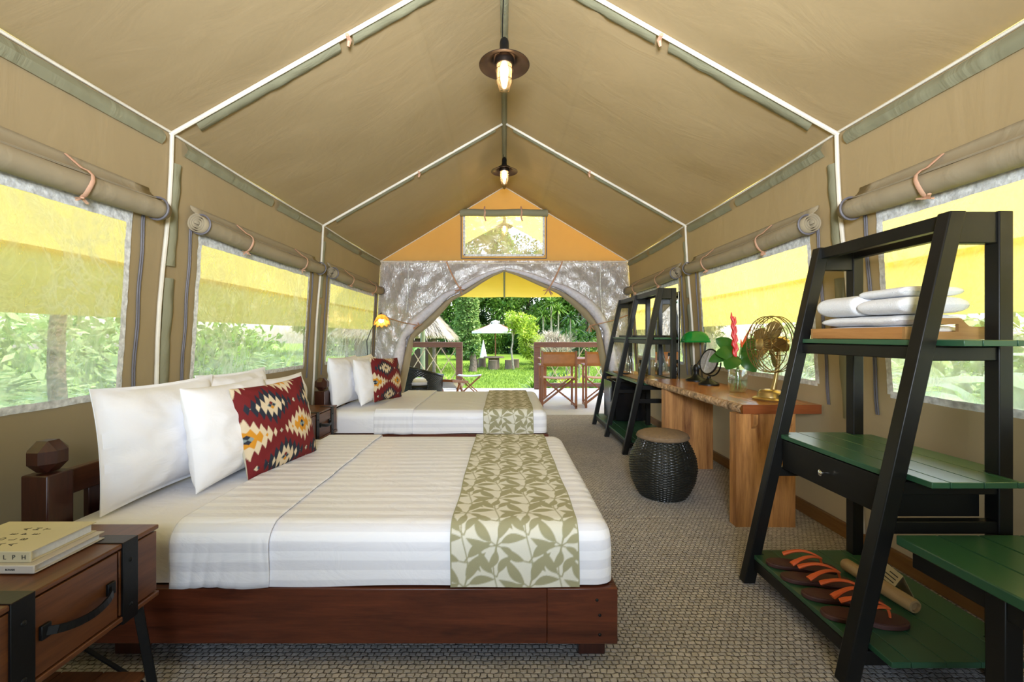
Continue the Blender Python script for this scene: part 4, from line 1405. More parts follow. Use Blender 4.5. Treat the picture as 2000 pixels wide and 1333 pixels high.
def bigleaf(base, tip, width, droop, mat, parent, name='leaf', n=10, fold=.25, up=(0, 0, 1), wavy=.0, notch=0):
    base = Vector(base); tip = Vector(tip)
    d = tip - base; L = d.length; d.normalize()
    s = d.cross(Vector(up))
    if s.length < .05: s = d.cross(Vector((1, .3, 0)))
    s.normalize(); u = s.cross(d).normalized()
    g = G()
    for i in range(n + 1):
        t = i / n
        c = base + d * (L * t) - Vector((0, 0, droop * t * t)) + u * (.10 * L * math.sin(PI * t))
        w_ = width * .5 * (math.sin(PI * min(1, t * .97 + .03)) ** .62) * (1 - .25 * t)
        if i == n: w_ = .001
        wz = wavy * math.sin(i * 2.1 + L * 9)
        for q in (-1, -.5, 0, .5, 1):
            g.v.append(c + s * (q * w_) - u * (abs(q) * w_ * fold - wz * abs(q)))
    g.f = [(i * 5 + j, i * 5 + j + 1, (i + 1) * 5 + j + 1, (i + 1) * 5 + j) for i in range(n) for j in range(4)]
    return g.build(name, mat, parent, angle=180)
lv = stemmed('foliage_stem', 'dark green glossy leaves arranged in the glass vase', 'foliage', [(0, 0, .02), (.01, 0, .18), (.0, 0, .24)])
for (a, b_, wd) in (((-.02, -.02, .27), (-.19, -.04, .30), .13), ((-.02, 0, .30), (-.17, .0, .41), .12), ((.02, -.02, .27), (.15, -.05, .20), .14),
                    ((.03, 0, .30), (.15, -.03, .40), .11), ((-.02, -.03, .26), (-.14, -.10, .18), .14), ((.02, -.02, .25), (.10, -.08, .16), .12), ((-.03, .02, .28), (-.21, .03, .23), .11), ((.03, .02, .28), (.20, .0, .27), .10)):
    bigleaf(a, b_, wd, .02, 'vase_leaf', lv, fold=.12, up=(-.45, -.80, .35))

# vintage fan
fn = thing('desk_fan', 'vintage brass desk fan with wire cage on the near end of the desk', 'fan', (1.79, 2.93, .7705))
G().lathe([(0, 0), (.105, 0), (.108, .010), (.095, .018), (.080, .022), (.074, .05), (.06, .066), (.03, .072), (0, .072)], 36).build('base', 'brass', fn)
G().lathe([(.0, .0), (.012, 0), (.012, .02), (0, .02)], 12, Matrix.Translation((.02, -.078, .035)) @ Matrix.Rotation(PI / 2, 4, 'X')).build('switch', 'metal_black', fn)
G().tube([(.02, 0, .065), (.035, 0, .13), (.05, 0, .22), (.055, .0, .30)], [.02, .014, .014, .018], 10).build('neck', 'brass', fn)
FC = Matrix.Translation((0, 0, .375)) @ Matrix.Rotation(R(188), 4, 'Z') @ Matrix.Rotation(PI / 2, 4, 'Y')
G().lathe([(0, -.12), (.04, -.118), (.052, -.10), (.052, -.04), (.03, -.025), (0, -.025)], 24, FC).build('motor', 'brass', fn)
G().tube([FC @ Vector((0, 0, -.07)), (.055, 0, .29)], .014, 8).build('yoke', 'brass', fn)
for k in range(5):
    a0 = 2 * PI * k / 5 + .3
    def bl_(u, v, a0=a0):
        r_ = lerp(.028, .160, u)
        hw = .014 + .030 * math.sin(PI * min(1, .12 + .62 * u))
        if u > .7: hw *= math.sqrt(max(0.02, 1 - ((u - .7) / .3) ** 2))
        q = (v - .5) * 2 * hw
        px_, py_ = r_ * math.cos(a0) - q * math.sin(a0), r_ * math.sin(a0) + q * math.cos(a0)
        return FC @ Vector((px_, py_, .45 * q * min(1, u * 3)))
    G().grid(bl_, 12, 8).build('blade', 'brass', fn, solid=.002, angle=80)
G().lathe([(.03, -.02), (.034, .0), (.028, .015), (0, .02)], 20, FC).build('hub', 'brass', fn)
cg = G()
for rr, zz in ((.188, -.045), (.190, .0), (.186, .035), (.10, .072), (.188, -.02)):
    cg.tube([FC @ Vector((rr * math.cos(a), rr * math.sin(a), zz)) for a in np.linspace(0, 2 * PI, 48, endpoint=False)], .0030, 5, closed=True)
for k in range(28):
    a = 2 * PI * k / 28
    for tw in (.55, -.55):
        pts = []
        for q in range(9):
            t = q / 8; rr = lerp(.036, .187, t); aa = a + tw * t
            pts.append(FC @ Vector((rr * math.cos(aa), rr * math.sin(aa), .078 - .045 * t ** 2.2)))
        if tw > 0 or k % 2 == 0: cg.tube(pts, .0020, 4, cap=False)
    rr = .188
    if k % 2 == 0:
        pts = [FC @ Vector((lerp(.187, .05, (q / 6)) * math.cos(a), lerp(.187, .05, q / 6) * math.sin(a), .033 - .11 * (q / 6) ** .5)) for q in range(7)]
        cg.tube(pts, .0013, 4, cap=False)
cg.build('cage', 'brass_dark', fn)
G().lathe([(.040, .074), (.038, .084), (.024, .094), (0, .097)], 24, FC).build('badge', 'brass', fn)
G().tube([(.07, .03, .03), (.13, .08, .06), (.16, .10, .02), (.17, .2, .004)], .004, 6).build('cable', 'metal_black', fn)

# ------------------------------------------------------------------ things on the far shelf
zs = .7255
tr2 = thing('drinks_tray', 'wooden tray under the glasses on the far ladder shelf', 'tray', (1.60, 5.15, zs))
G().box((-.16, -.58, 0), (.13, -.0, .012)).build('board', 'tray', tr2, bevel=.003)
G().box((-.16, .07, 0), (.13, .62, .012)).build('board', 'tray', tr2, bevel=.003)
zt = zs + .0125
def glassware(name, label, cat, x, y, prof, mat='glass', cap=None, group=None):
    r = thing(name, label, cat, (x, y, zt), 0, group)
    G().lathe(prof, 20).build('body', mat, r)
    if cap:
        G().lathe(cap, 16).build('cap', 'metal_black', r)
    return r
tum = [(0, .002), (.032, .002), (.034, .01), (.037, .11), (.035, .11), (.031, .012), (0, .012)]
wine = [(0, .001), (.036, .002), (.034, .005), (.005, .012), (.004, .085), (.02, .10), (.036, .13), (.038, .16), (.031, .205)]
bot = [(0, .001), (.036, .002), (.038, .01), (.038, .13), (.030, .16), (.016, .19), (.015, .22), (0, .22)]
jar = [(0, .001), (.05, .002), (.055, .03), (.055, .12), (.045, .15), (.04, .16), (0, .16)]
capb = [(0, .26), (.018, .26), (.019, .218), (0, .218)]
capj = [(0, .19), (.043, .19), (.045, .155), (0, .155)]
glassware('wine_glass', 'slim stemmed glass at the near end of the drinks tray', 'glass', 1.60, 4.62, wine, group='stemmed glasses')
glassware('wine_glass', 'stemmed glass beside the middle post on the drinks tray', 'glass', 1.56, 4.82, wine, group='stemmed glasses')
glassware('glass_jar', 'dark glass storage jar with a black lid, standing behind the middle leg', 'jar', 1.60, 5.02, jar, 'glass_tint', capj)
glassware('water_bottle', 'clear water bottle with a black cap on the drinks tray', 'bottle', 1.55, 5.33, bot, 'glass', capb, 'water bottles')
glassware('water_bottle', 'second clear bottle, left of the capped one on the drinks tray', 'bottle', 1.57, 5.50, [(r_ * .9, z * 1.0) for r_, z in bot], 'glass', None, 'water bottles')
glassware('tumbler', 'amber tinted tumbler behind the bottles on the drinks tray', 'glass', 1.62, 5.66, tum, 'glass_tint', None)
glassware('tumbler', 'clear tumbler at the far end of the drinks tray', 'glass', 1.50, 5.62, tum, 'glass', None)
cp = thing('coffee_cup', 'white cup lying ready at the far end of the drinks tray', 'cup', (1.50, 5.72, zt))
G().lathe([(0, .002), (.024, .002), (.028, .012), (.04, .055), (.038, .055), (.026, .015), (0, .012)], 20).build('body', 'parasol', cp)
G().tube([(.036, 0, .045), (.058, 0, .04), (.055, 0, .02), (.031, 0, .018)], .004, 6).build('handle', 'parasol', cp)
sp = thing('saucer', 'dark saucer in front of the bottles on the drinks tray', 'saucer', (1.47, 5.28, zt))
G().lathe([(0, .002), (.03, .002), (.06, .012), (.06, .015), (.03, .006), (0, .006)], 24).build('dish', 'metal_black', sp)
tp = thing('serving_tray', 'flat black serving tray on the upper board of the far ladder shelf', 'tray', (1.605, 5.2, 1.1875))
G().box((-.08, -.62, 0), (.08, .58, .006)).build('base', 'black', tp)
for y0, y1, x0, x1 in ((-.62, -.61, -.08, .08), (.57, .58, -.08, .08), (-.61, .57, -.08, -.07), (-.61, .57, .07, .08)):
    G().box((x0, y0, .006), (x1, y1, .022)).build('rim', 'bronze_dark', tp)
fr = thing('minibar_fridge', 'black minibar fridge with a steel side under the far shelf', 'fridge', (1.555, 5.56, .1425))
G().box((-.185, -.20, .012), (.20, .20, .50)).build('cabinet', 'fridge', fr, bevel=.006)
G().box((-.235, -.198, .02), (-.19, .198, .495)).build('door', 'fridge', fr, bevel=.006)
G().box((-.234, .199, .02), (.19, .206, .49)).build('side_panel', 'fridge_side', fr, bevel=.002)
G().box((-.252, -.17, .25), (-.236, -.155, .42)).build('handle', 'fridge_side', fr, bevel=.003)
mr = thing('wall_mirror', 'tall mirror standing at the back of the far ladder shelf', 'mirror', (1.79, 4.80, .74))
G().box((0, -.34, 0), (.012, .36, .92)).build('frame', 'black', mr, bevel=.003)
G().box((-.004, -.33, .01), (-.001, .35, .91)).build('mirror_glass', 'mirror', mr, smooth=False)

# ------------------------------------------------------------------ pendant lamps
def pendant(label, y, zr, top, bulb='bulb'):
    """zr: height of the shade rim"""
    r = thing('pendant_lamp', label, 'lamp', (0, y, zr), 0, 'caged pendant lamps')
    G().tube([(-.012, 0, .17), (-.010, 0, lerp(.17, top - zr, .5)), (-.004, 0, top - zr)], .0035, 6).build('cord', 'metal_black', r)
    G().lathe([(0, .175), (.012, .175), (.026, .160), (.030, .14), (.030, .095), (.034, .09), (.034, .06), (0, .06)], 20).build('socket', 'metal_black', r)
    G().lathe([(.030, .072), (.050, .060), (.075, .052), (.080, .035), (.115, .015), (.160, 0.0), (.162, -.004)], 40).build('shade', 'shade_metal', r, solid=.0025, angle=60)
    G().lathe([(.058, .045), (.060, .02), (.056, .0), (.050, -.004)], 24).build('collar', 'bronze_dark', r, solid=.003)
    G().lathe([(.047, .03), (.049, -.06), (.047, -.11), (.034, -.145), (.015, -.158), (0, -.16)], 24).build('glass_jar', 'glass_lamp', r)
    G().lathe([(.010, .05), (.012, .02), (.024, -.01), (.027, -.04), (.022, -.075), (.012, -.105), (0, -.115)], 16).build('bulb', bulb, r)
    g = G()
    for k in range(4):
        a = PI / 4 + PI / 2 * k
        g.tube([(.055 * math.cos(a), .055 * math.sin(a), .01), (.055 * math.cos(a), .055 * math.sin(a), -.11), (.04 * math.cos(a), .04 * math.sin(a), -.155), (.0, .0, -.175)], .0018, 5)
    for z in (-.035, -.105):
        g.tube([(.0555 * math.cos(a), .0555 * math.sin(a), z) for a in np.linspace(0, 2 * PI, 24, endpoint=False)], .0018, 5, closed=True)
    g.build('cage', 'brass_dark', r)
    return r
pendant('copper shaded pendant lamp with caged bulb, nearest on the roof ridge', 2.80, 2.945, 3.42)
pendant('smaller looking copper pendant lamp further along the ridge', 5.30, 3.205, 3.44)
pendant('pendant lamp hanging outside over the porch, seen through the gable window', 8.0, 3.22, 3.60, 'bulb_out')

# amber bedside lamp
al = thing('bedside_lamp', 'bent wire lamp with a scalloped amber glass shade over the second bed', 'lamp', (-1.86, 5.93, .5735))
G().lathe([(0, 0), (.06, 0), (.06, .01), (.02, .02), (0, .02)], 20).build('base', 'bronze_dark', al)
G().tube([(0, 0, .015), (0, 0, .30), (-.03, .05, .56), (.02, .06, .70), (.09, .07, .83), (.13, .07, .86)], .006, 8).build('arm', 'metal_black', al)
def am(u, v):
    a = 2 * PI * u
    r_ = lerp(.02, .105, v ** .7) * (1 + .09 * v * math.cos(10 * a))
    z = .07 - .12 * v ** 1.5 - .012 * v * math.cos(10 * a)
    p = Matrix.Rotation(R(-28), 3, Vector((1, .45, 0))) @ Vector((r_ * math.cos(a), r_ * math.sin(a), z))
    return (.17 + p.x, .07 + p.y, .85 + p.z)
G().grid(am, 80, 12).build('shade', 'amber', al, angle=180, solid=.003)
G().ball((.165, .055, .845), .034, 14, 10).build('bulb', 'bulb_soft', al)
G().tube([(.13, .07, .86), (.15, .07, .94), (.17, .07, .95), (.17, .07, .89)], .007, 8).build('holder', 'bronze_dark', al)
# ------------------------------------------------------------------ flysheet and porch
fs = struct('flysheet', (0, 0, 0))
FP = [(0, 3.70), (.65, 3.36), (1.3, 2.99), (1.95, 2.60), (2.34, 2.15), (2.74, 1.69)]
for side in (-1, 1):
    def flyf(u, v):
        k = v * (len(FP) - 1); i = min(int(k), len(FP) - 2); t = k - i
        y = lerp(-2.6, 9.6, u)
        return (side * lerp(FP[i][0], FP[i + 1][0], t), y, lerp(FP[i][1], FP[i + 1][1], t) + .012 * fbm(y * .9, v * 4, side))
    G().grid(flyf, 60, 20).build('roof_sheet', 'fly', fs, angle=35)
    G().grid(lambda u, v: (side * (2.715 + .015 * fbm(lerp(-2.6, 9.6, u) * 1.2, v, 3) * v), lerp(-2.6, 9.6, u), lerp(1.725, 1.33, v)), 60, 3).build('valance', 'fly', fs, angle=180)
aw = struct('porch_awning', (0, 0, 0))
G().grid(lambda u, v: (lerp(-2.7, 2.7, u), lerp(6.78, 9.45, v), lerp(2.34, 2.045, v) + .05 * (1 - abs(2 * u - 1)) * (1 - v) + .006 * math.sin(u * 34 + v * 3) - .012 * math.sin(PI * v)), 70, 14).build('awning_sheet', 'awning', aw, angle=120)
G().tube([(0, lerp(6.8, 9.4, k / 8), lerp(2.385, 2.05, k / 8) - .02) for k in range(9)], .018, 6).build('awning_seam', 'sleeve', aw)
for x in (-2.6, 2.6):
    G().tube([(x, 9.4, -.4), (x, 9.4, 2.05)], .03, 8).build('awning_pole', 'metal_black', aw)
dkf = struct('deck', (0, 8.3, 0))
G().box((-3.2, 6.64, -.34), (3.2, 10.05, -.055)).build('deck_base', 'railing', dkf, world=True, smooth=False)
pm = None
for k in range(24):
    y = 6.66 + k * .1415
    if pm is None:
        p0 = G().box((-3.2, 0, -.05), (3.2, .1365, -.004)).build('plank', 'deck', dkf, bevel=.003); pm = p0
        p0.location = (0, y - 8.3, 0)
    else:
        p = pm.copy(); COL.objects.link(p); p.location = (0, y - 8.3, 0)

def railing(label, x0, x1):
    r = thing('porch_railing', label, 'railing', ((x0 + x1) / 2, 9.9, 0), 0, 'rope porch railings')
    W = dict(parent=r, world=True)
    G().box((x0, 9.84, .945), (x1, 9.98, 1.065)).build('top_rail', 'railing', bevel=.006, **W)
    G().box((x0, 9.87, .05), (x1, 9.95, .13)).build('bottom_rail', 'railing', bevel=.006, **W)
    for x in (x0 + .07, x1 - .07):
        G().box((x - .07, 9.84, 0), (x + .07, 9.98, .944)).build('post', 'railing', bevel=.006, **W)
    n = max(2, int((x1 - x0 - .28) / .28)); st_ = (x1 - x0 - .28) / n
    for k in range(n):
        xa = x0 + .14 + k * st_; xb_ = xa + st_; xm = (xa + xb_) / 2
        for p, q in (((xa, .94), (xm, .66)), ((xb_, .94), (xm, .66)), ((xm, .66), (xa, .38)), ((xm, .66), (xb_, .38)), ((xa, .38), (xm, .13)), ((xb_, .38), (xm, .13))):
            G().tube([(p[0], 9.91, p[1]), ((p[0] + q[0]) / 2, 9.915, (p[1] + q[1]) / 2), (q[0], 9.91, q[1])], .011, 6).build('rope', 'rope', **W)
    return r
railing('reddish wooden porch railing with rope lattice, behind the wicker armchair', -2.62, -.955)
railing('reddish wooden porch railing with rope lattice, behind the director chairs', .675, 2.62)
gp = G().tube([(0, 0, -.4), (0, 0, 2.1)], .055, 12).build('awning_post', 'pole_green', None)
gp.location = (-1.92, 10.25, 0)
tag(gp, 'pale green upright pole outside behind the porch railing', 'pole')

def director_chair(label, x, y, rz=0):
    r = thing('director_chair', label, 'chair', (x, y, 0), rz, 'leather director chairs on the porch')
    for sx in (-1, 1):
        G().box((sx * .28 - .018, -.25, 0), (sx * .28 + .018, -.212, .955)).build('back_post', 'chairwood', r, bevel=.004)
        G().box((sx * .28 - .018, .20, 0), (sx * .28 + .018, .235, .70)).build('front_post', 'chairwood', r, bevel=.004)
        G().box((sx * .28 - .035, -.26, .70), (sx * .28 + .035, .27, .722)).build('armrest', 'chairwood', r, bevel=.006)
        G().box((sx * .28 - .016, -.25, .02), (sx * .28 + .016, .235, .055)).build('foot_rail', 'chairwood', r, bevel=.004)
        G().box((sx * .262 - .014, -.23, .47), (sx * .262 + .014, .23, .505)).build('seat_rail', 'chairwood', r, bevel=.004)
    for yy in (-.18, -.12, .16):
        for sx in (-1, 1):
            G().bar((-sx * .275, yy + sx * .012, .06), (sx * .255, yy + sx * .012, .48), .022, .032, (0, 1, 0)).build('cross_leg', 'chairwood', r, bevel=.003)
    G().grid(lambda u, v: (lerp(-.30, .30, u), -.235 - .02 * math.sin(PI * u), lerp(.700, .94, v)), 16, 4).build('backrest', 'leather', r, solid=.006)
    G().grid(lambda u, v: (lerp(-.27, .27, u), lerp(-.22, .22, v), .506 - .022 * math.sin(PI * u)), 14, 4).build('seat', 'leather_seat', r, solid=.006)
    return r
director_chair('tan leather director chair seen from behind, beside the second bed', .905, 7.42)
director_chair('tan leather director chair partly behind the open tent flap', 1.66, 7.48, R(-4))
tb = thing('porch_table', 'reddish wooden porch table in front of the director chairs', 'table', (1.45, 8.75, 0))
for k in range(6):
    G().box((-.75, -.36 + k * .12, .735), (.75, -.36 + k * .12 + .115, .762)).build('plank', 'chairwood', tb, bevel=.003)
for sx in (-1, 1):
    for sy in (-1, 1):
        G().box((sx * .66 - .03, sy * .28 - .03, 0), (sx * .66 + .03, sy * .28 + .03, .734)).build('leg', 'chairwood', tb, bevel=.004)
G().box((-.66, -.30, .65), (.66, -.275, .734)).build('apron', 'chairwood', tb)

# wicker armchair
wc = thing('wicker_armchair', 'black wicker barrel armchair on the porch behind the second bed', 'chair', (-1.46, 7.45, 0))
def barrel(r0):
    def f(u, v):
        a = lerp(PI * .80, PI * 2.02, u)
        top = lerp(.80, .52, max(0, min(1, (u - .12) * 1.25)) ** 1.2)
        z = lerp(.20, top, v)
        row = v * 22; k = int(row)
        d = .004 * math.sin(u * 60 * PI + PI * (k % 2)) * math.sin(PI * (row - k))
        rr = r0 + .02 * v + d
        return (rr * math.cos(a) * 1.02, rr * math.sin(a), z)
    return f
def hole(u, v):
    top = lerp(.80, .52, max(0, min(1, (u - .12) * 1.25)) ** 1.2); z = lerp(.2, top, v)
    du = (u - .63) / .085
    if abs(du) > 1: return False
    return .34 < z < .43 + .11 * math.sqrt(1 - du * du)
G().grid(barrel(.375), 140, 66, skip=hole).build('woven_back', 'wicker', wc, angle=180, solid=.02)
rim = []
for k in range(31):
    u = k / 30; p = barrel(.375)(u, 1); rim.append((p[0], p[1], p[2] + .01))
G().tube(rim, .024, 8).build('rim', 'wicker', wc)
G().lathe([(0, .20), (.34, .20), (.35, .23), (.35, .36), (.33, .38), (0, .385)], 28).build('seat_base', 'wicker', wc)
G().lathe([(0, .387), (.31, .387), (.33, .405), (.33, .44), (.30, .46), (0, .465)], 28).build('seat_cushion', 'white_cushion', wc)
for a in (.6, 2.2, 3.9, 5.4):
    G().tube([(.27 * math.cos(a), .27 * math.sin(a), 0), (.27 * math.cos(a), .27 * math.sin(a), .21)], .025, 8).build('leg', 'wicker', wc)
# low wooden sling chair and folding stool
sl = thing('low_wooden_chair', 'low reddish wooden chair frame with a white sling beside the wicker armchair', 'chair', (-.97, 7.75, 0), R(-20))
for sx in (-1, 1):
    G().bar((sx * .20, -.30, .44), (sx * .20, .30, .36), .03, .05).build('side_rail', 'chairwood', sl, bevel=.004)
    G().bar((sx * .20, .25, 0), (sx * .20, -.05, .40), .03, .04).build('leg', 'chairwood', sl, bevel=.004)
    G().bar((sx * .20, -.28, 0), (sx * .20, .0, .38), .03, .04).build('leg', 'chairwood', sl, bevel=.004)
for yy, zz in ((-.30, .44), (.30, .36)):
    G().box((-.215, yy - .02, zz - .02), (.215, yy + .02, zz + .02)).build('cross_rail', 'chairwood', sl, bevel=.004)
G().grid(lambda u, v: (lerp(-.185, .185, u), lerp(-.28, .28, v), lerp(.44, .37, v) - .13 * math.sin(PI * v)), 8, 14).build('sling', 'white_cushion', sl, solid=.006)
fo = thing('folding_stool', 'small folding stool with a pale grey canvas top near the lawn edge', 'stool', (-.70, 8.75, 0))
for yy in (-.17, .17):
    G().bar((-.22, yy, 0), (.22, yy, .40), .022, .03, (0, 1, 0)).build('leg', 'chairwood', fo, bevel=.003)
    G().bar((.22, yy * .9, 0), (-.22, yy * .9, .40), .022, .03, (0, 1, 0)).build('leg', 'chairwood', fo, bevel=.003)
for x in (-.22, .22):
    G().box((x - .014, -.20, .39), (x + .014, .20, .416)).build('top_bar', 'chairwood', fo, bevel=.003)
G().grid(lambda u, v: (lerp(-.235, .235, u), lerp(-.19, .19, v), .42 - .02 * math.sin(PI * u)), 10, 4).build('seat', 'grey_canvas', fo, solid=.005)

# ------------------------------------------------------------------ garden
def gz(x, y):
    return -.4 + .33 * max(0, min(1, (y - 22) / 12)) + .03 * fbm(x * .2, y * .2, 1)
lawn = G().grid(lambda u, v: (lerp(-45, 45, u), lerp(-12, 75, v), gz(lerp(-45, 45, u), lerp(-12, 75, v))), 70, 80).build('lawn', 'lawn', None, angle=180)
tag(lawn, 'sunny green lawn beyond the porch', None, None, 'structure')
rng = np.random.default_rng(5)
def quads(P, name, mat, parent=None):
    """P: (n,4,3) array of quads -> one mesh"""
    n = len(P)
    me = bpy.data.meshes.new(name)
    me.vertices.add(n * 4); me.vertices.foreach_set('co', P.reshape(-1).astype(np.float32))
    me.loops.add(n * 4); me.loops.foreach_set('vertex_index', np.arange(n * 4, dtype=np.int32))
    me.polygons.add(n); me.polygons.foreach_set('loop_start', np.arange(0, n * 4, 4, dtype=np.int32))
    me.update(calc_edges=True); me.validate()
    me.materials.append(MT[mat])
    o = bpy.data.objects.new(name, me); COL.objects.link(o)
    if parent is not None: o.parent = parent
    return o
def leafquads(c, d, L, wd, fold=.3):
    """c base points, d unit directions"""
    n = len(c)
    up = np.tile(np.array([0, 0, 1.0]), (n, 1)) + rng.normal(0, .5, (n, 3))
    s = np.cross(d, up); s /= np.linalg.norm(s, axis=1)[:, None] + 1e-9
    nn = np.cross(s, d)
    L = L[:, None]; wd = wd[:, None]
    p0 = c; p2 = c + d * L - np.array([0, 0, .12]) * L
    m = c + d * L * .45
    return np.stack([p0, m + s * wd / 2 - nn * wd * fold * .5, p2, m - s * wd / 2 - nn * wd * fold * .5], axis=1)
def cloud(blobs, n, size, asp=.45, inner=.55):
    """leaves through a set of ellipsoids, denser towards their skins"""
    vol = np.array([b[1][0] * b[1][1] * b[1][2] for b in blobs]) ** .75
    cnt = (vol / vol.sum() * n).astype(int) + 1
    out = []
    for (c, r), k in zip(blobs, cnt):
        v = rng.normal(0, 1, (k, 3)); v /= np.linalg.norm(v, axis=1)[:, None]
        rad = inner + (1 - inner) * rng.random(k) ** .6
        p = np.array(c) + v * rad[:, None] * np.array(r)
        d = v * .7 + rng.normal(0, .6, (k, 3)); d /= np.linalg.norm(d, axis=1)[:, None]
        L = size * rng.uniform(.6, 1.3, k)
        out.append(leafquads(p, d, L, L * asp))
    return np.concatenate(out)
def tree(name, label, x, y, blobs, n, size, mat, trunk_h, trunk_r, group=None, tm='trunk', cat='tree', asp=.45, inner=.55):
    z = gz(x, y)
    r = thing(name, label, cat, (x, y, z), 0, group)
    if trunk_h:
        pts = [(.06 * trunk_h * fbm(k * .5, x, y), .05 * trunk_h * fbm(k * .5, y, 3), trunk_h * k / 8) for k in range(9)]
        G().tube(pts, [trunk_r * (1.15 - .5 * k / 8) for k in range(9)], 8).build('trunk', tm, r)
        br = G()
        for b in blobs[:7]:
            c = b[0]
            br.tube([pts[6], Vector(pts[6]).lerp(Vector(c), .5) + Vector((0, 0, .1)), c], [trunk_r * .5, trunk_r * .32, trunk_r * .12], 6)
        br.build('branches', tm, r)
    o = quads(cloud(blobs, n, size, asp, inner), 'foliage', mat, r)
    tag(o, None, None, None, 'stuff')
    return r
def rblobs(cx, cy, cz, R_, Hh, n, seed):
    rs = random.Random(seed); out = []
    for k in range(n):
        a = rs.uniform(0, 2 * PI); q = rs.uniform(.1, .75)
        rr = R_ * rs.uniform(.32, .5)
        out.append(((cx + R_ * q * math.cos(a), cy + R_ * q * math.sin(a), cz + Hh * rs.uniform(-.5, .5)), (rr, rr, rr * rs.uniform(.65, .9))))
    return out
BT = [(-15, 33, 'leaf_mid', 'broad green tree far left behind the thatched hut'), (-10.5, 37, 'leaf_dark', 'dark tall tree behind the thatched hut'), (-6.5, 36, 'leaf_mid', 'bushy green tree just right of the thatched roof'),
      (-4.6, 33.5, 'leaf_mid', 'green tree filling the gap between the thatched roof and the ivy'), (6.0, 33, 'leaf_mid', 'green tree between the screw pine and the dracaenas'), (-3.2, 39, 'leaf_dark', 'dark tree behind the ivy column'), (-.4, 36, 'leaf_mid', 'feathery green tree directly behind the white parasol'), (2.2, 40, 'leaf_dark', 'dark tall tree right of the parasol at the back of the lawn'),
      (4.6, 35, 'leaf_mid', 'green tree behind the dry pampas clump'), (7.8, 37, 'leaf_dark', 'dark tree behind the spiky dracaenas'), (11.5, 35, 'leaf_mid', 'green tree far right behind the porch railing'), (16, 34, 'leaf_dark', 'dark tree furthest right of the garden')]
for i, (x, y, m, lab) in enumerate(BT):
    hh = 9.2 + .9 * ((i * 7) % 4)
    tree('garden_tree', lab, x, y, rblobs(0, 0, hh * .52, 2.9, hh * .95, 22, i), 12000, .30 if m == 'leaf_dark' else .36, m, hh * .6, .22, 'trees at the back of the garden')
# understorey that closes the back of the lawn
US = [(-12, 31, 'dark hedge shrub at the back left of the lawn'), (-8, 32, 'dark shrub beside the thatched hut'), (-3.6, 32.5, 'dark shrub behind the white cloth cone'), (-.9, 33, 'dark shrub behind the stump table'), (1.2, 32.5, 'dark shrub under the parasol edge'), (4.2, 31, 'dark shrub behind the dry grass'), (7.5, 30, 'dark shrub behind the right railing'), (11, 30, 'dark shrub at the back right of the lawn')]
for i, (x, y, lab) in enumerate(US):
    tree('shrub', lab, x, y, rblobs(0, 0, 1.1, 1.7, 1.8, 9, i + 40), 4200, .24, 'leaf_dark' if i % 3 else 'leaf_mid', 0, 0, 'shrubs along the back of the lawn', cat='shrub')
tree('ivy_column', 'tall trunk smothered in pale green ivy right of the thatched hut', -2.30, 27, [((0, 0, .5 + k * .62), (.75 - .02 * k, .7, .55)) for k in range(7)], 6200, .20, 'leaf_ivy', 4.4, .16, None, 'trunk', 'tree', .8, .8)
tree('young_tree', 'slim young tree with light green crown beside the parasol', .40, 20.6, rblobs(0, 0, 2.25, .62, 1.0, 9, 3), 1500, .16, 'leaf_lime', 2.0, .045, None, 'trunk_pale')
tree('lime_bush', 'bright yellow green bush right of the parasol', 1.52, 24, rblobs(0, 0, 1.75, .75, 1.5, 10, 8) + [((0, 0, .9), (.7, .6, .6))], 3600, .19, 'leaf_lime', .8, .06, None, 'trunk_pale', 'bush', .38)
def rosette(n, L, wd, droop, rise=(.2, 1.3), base=(0, 0, 0), seg=4):
    out = []
    for k in range(n):
        a = rng.uniform(0, 2 * PI); e = rng.uniform(*rise); ln = L * rng.uniform(.7, 1.15)
        d = np.array([math.cos(a) * math.cos(e), math.sin(a) * math.cos(e), math.sin(e)])
        s = np.array([-math.sin(a), math.cos(a), 0])
        pr = None
        for i in range(seg + 1):
            t = i / seg
            c = np.array(base) + d * ln * t - np.array([0, 0, droop * ln * t * t])
            w_ = wd * .5 * (math.sin(PI * (.12 + .88 * t)) ** .8) if i < seg else .001
            cur = (c - s * w_, c + s * w_)
            if pr is not None: out.append(np.stack([pr[0], pr[1], cur[1], cur[0]]))
            pr = cur
    return np.stack(out)
def clump(name, label, cat, x, y, parts, mat, group=None, stems=None):
    z = gz(x, y)
    r = thing(name, label, cat, (x, y, z), 0, group)
    for (b, h, rr) in (stems or ()):
        G().tube([(b[0], b[1], 0), (b[0] * 1.02, b[1], h * .5), (b[0] * 1.05, b[1], h)], [rr * 1.2, rr, rr * .9], 7).build('stem', 'trunk_pale', r)
    tag(quads(np.concatenate(parts), 'foliage', mat, r), None, None, None, 'stuff')
    return r
clump('strap_leaf_plant', 'lime strap leaved plant at the foot of the bright bush', 'plant', 1.55, 21.0, [rosette(70, 1.1, .07, .35, (.5, 1.45), (rng.uniform(-.5, .5), rng.uniform(-.3, .3), .05)) for _ in range(4)], 'leaf_lime')
clump('pampas_clump', 'dry pale grass clump between the bright bush and the dark spiky plants', 'plant', 2.55, 21.5, [rosette(260, 2.3, .025, .28, (.7, 1.5), (rng.uniform(-.45, .45), rng.uniform(-.3, .3), .2)) for _ in range(3)] + [rosette(140, 1.0, .03, .5, (.1, 1.4), (rng.uniform(-.6, .6), -.2, rng.uniform(.8, 1.8))) for _ in range(4)], 'leaf_dry')
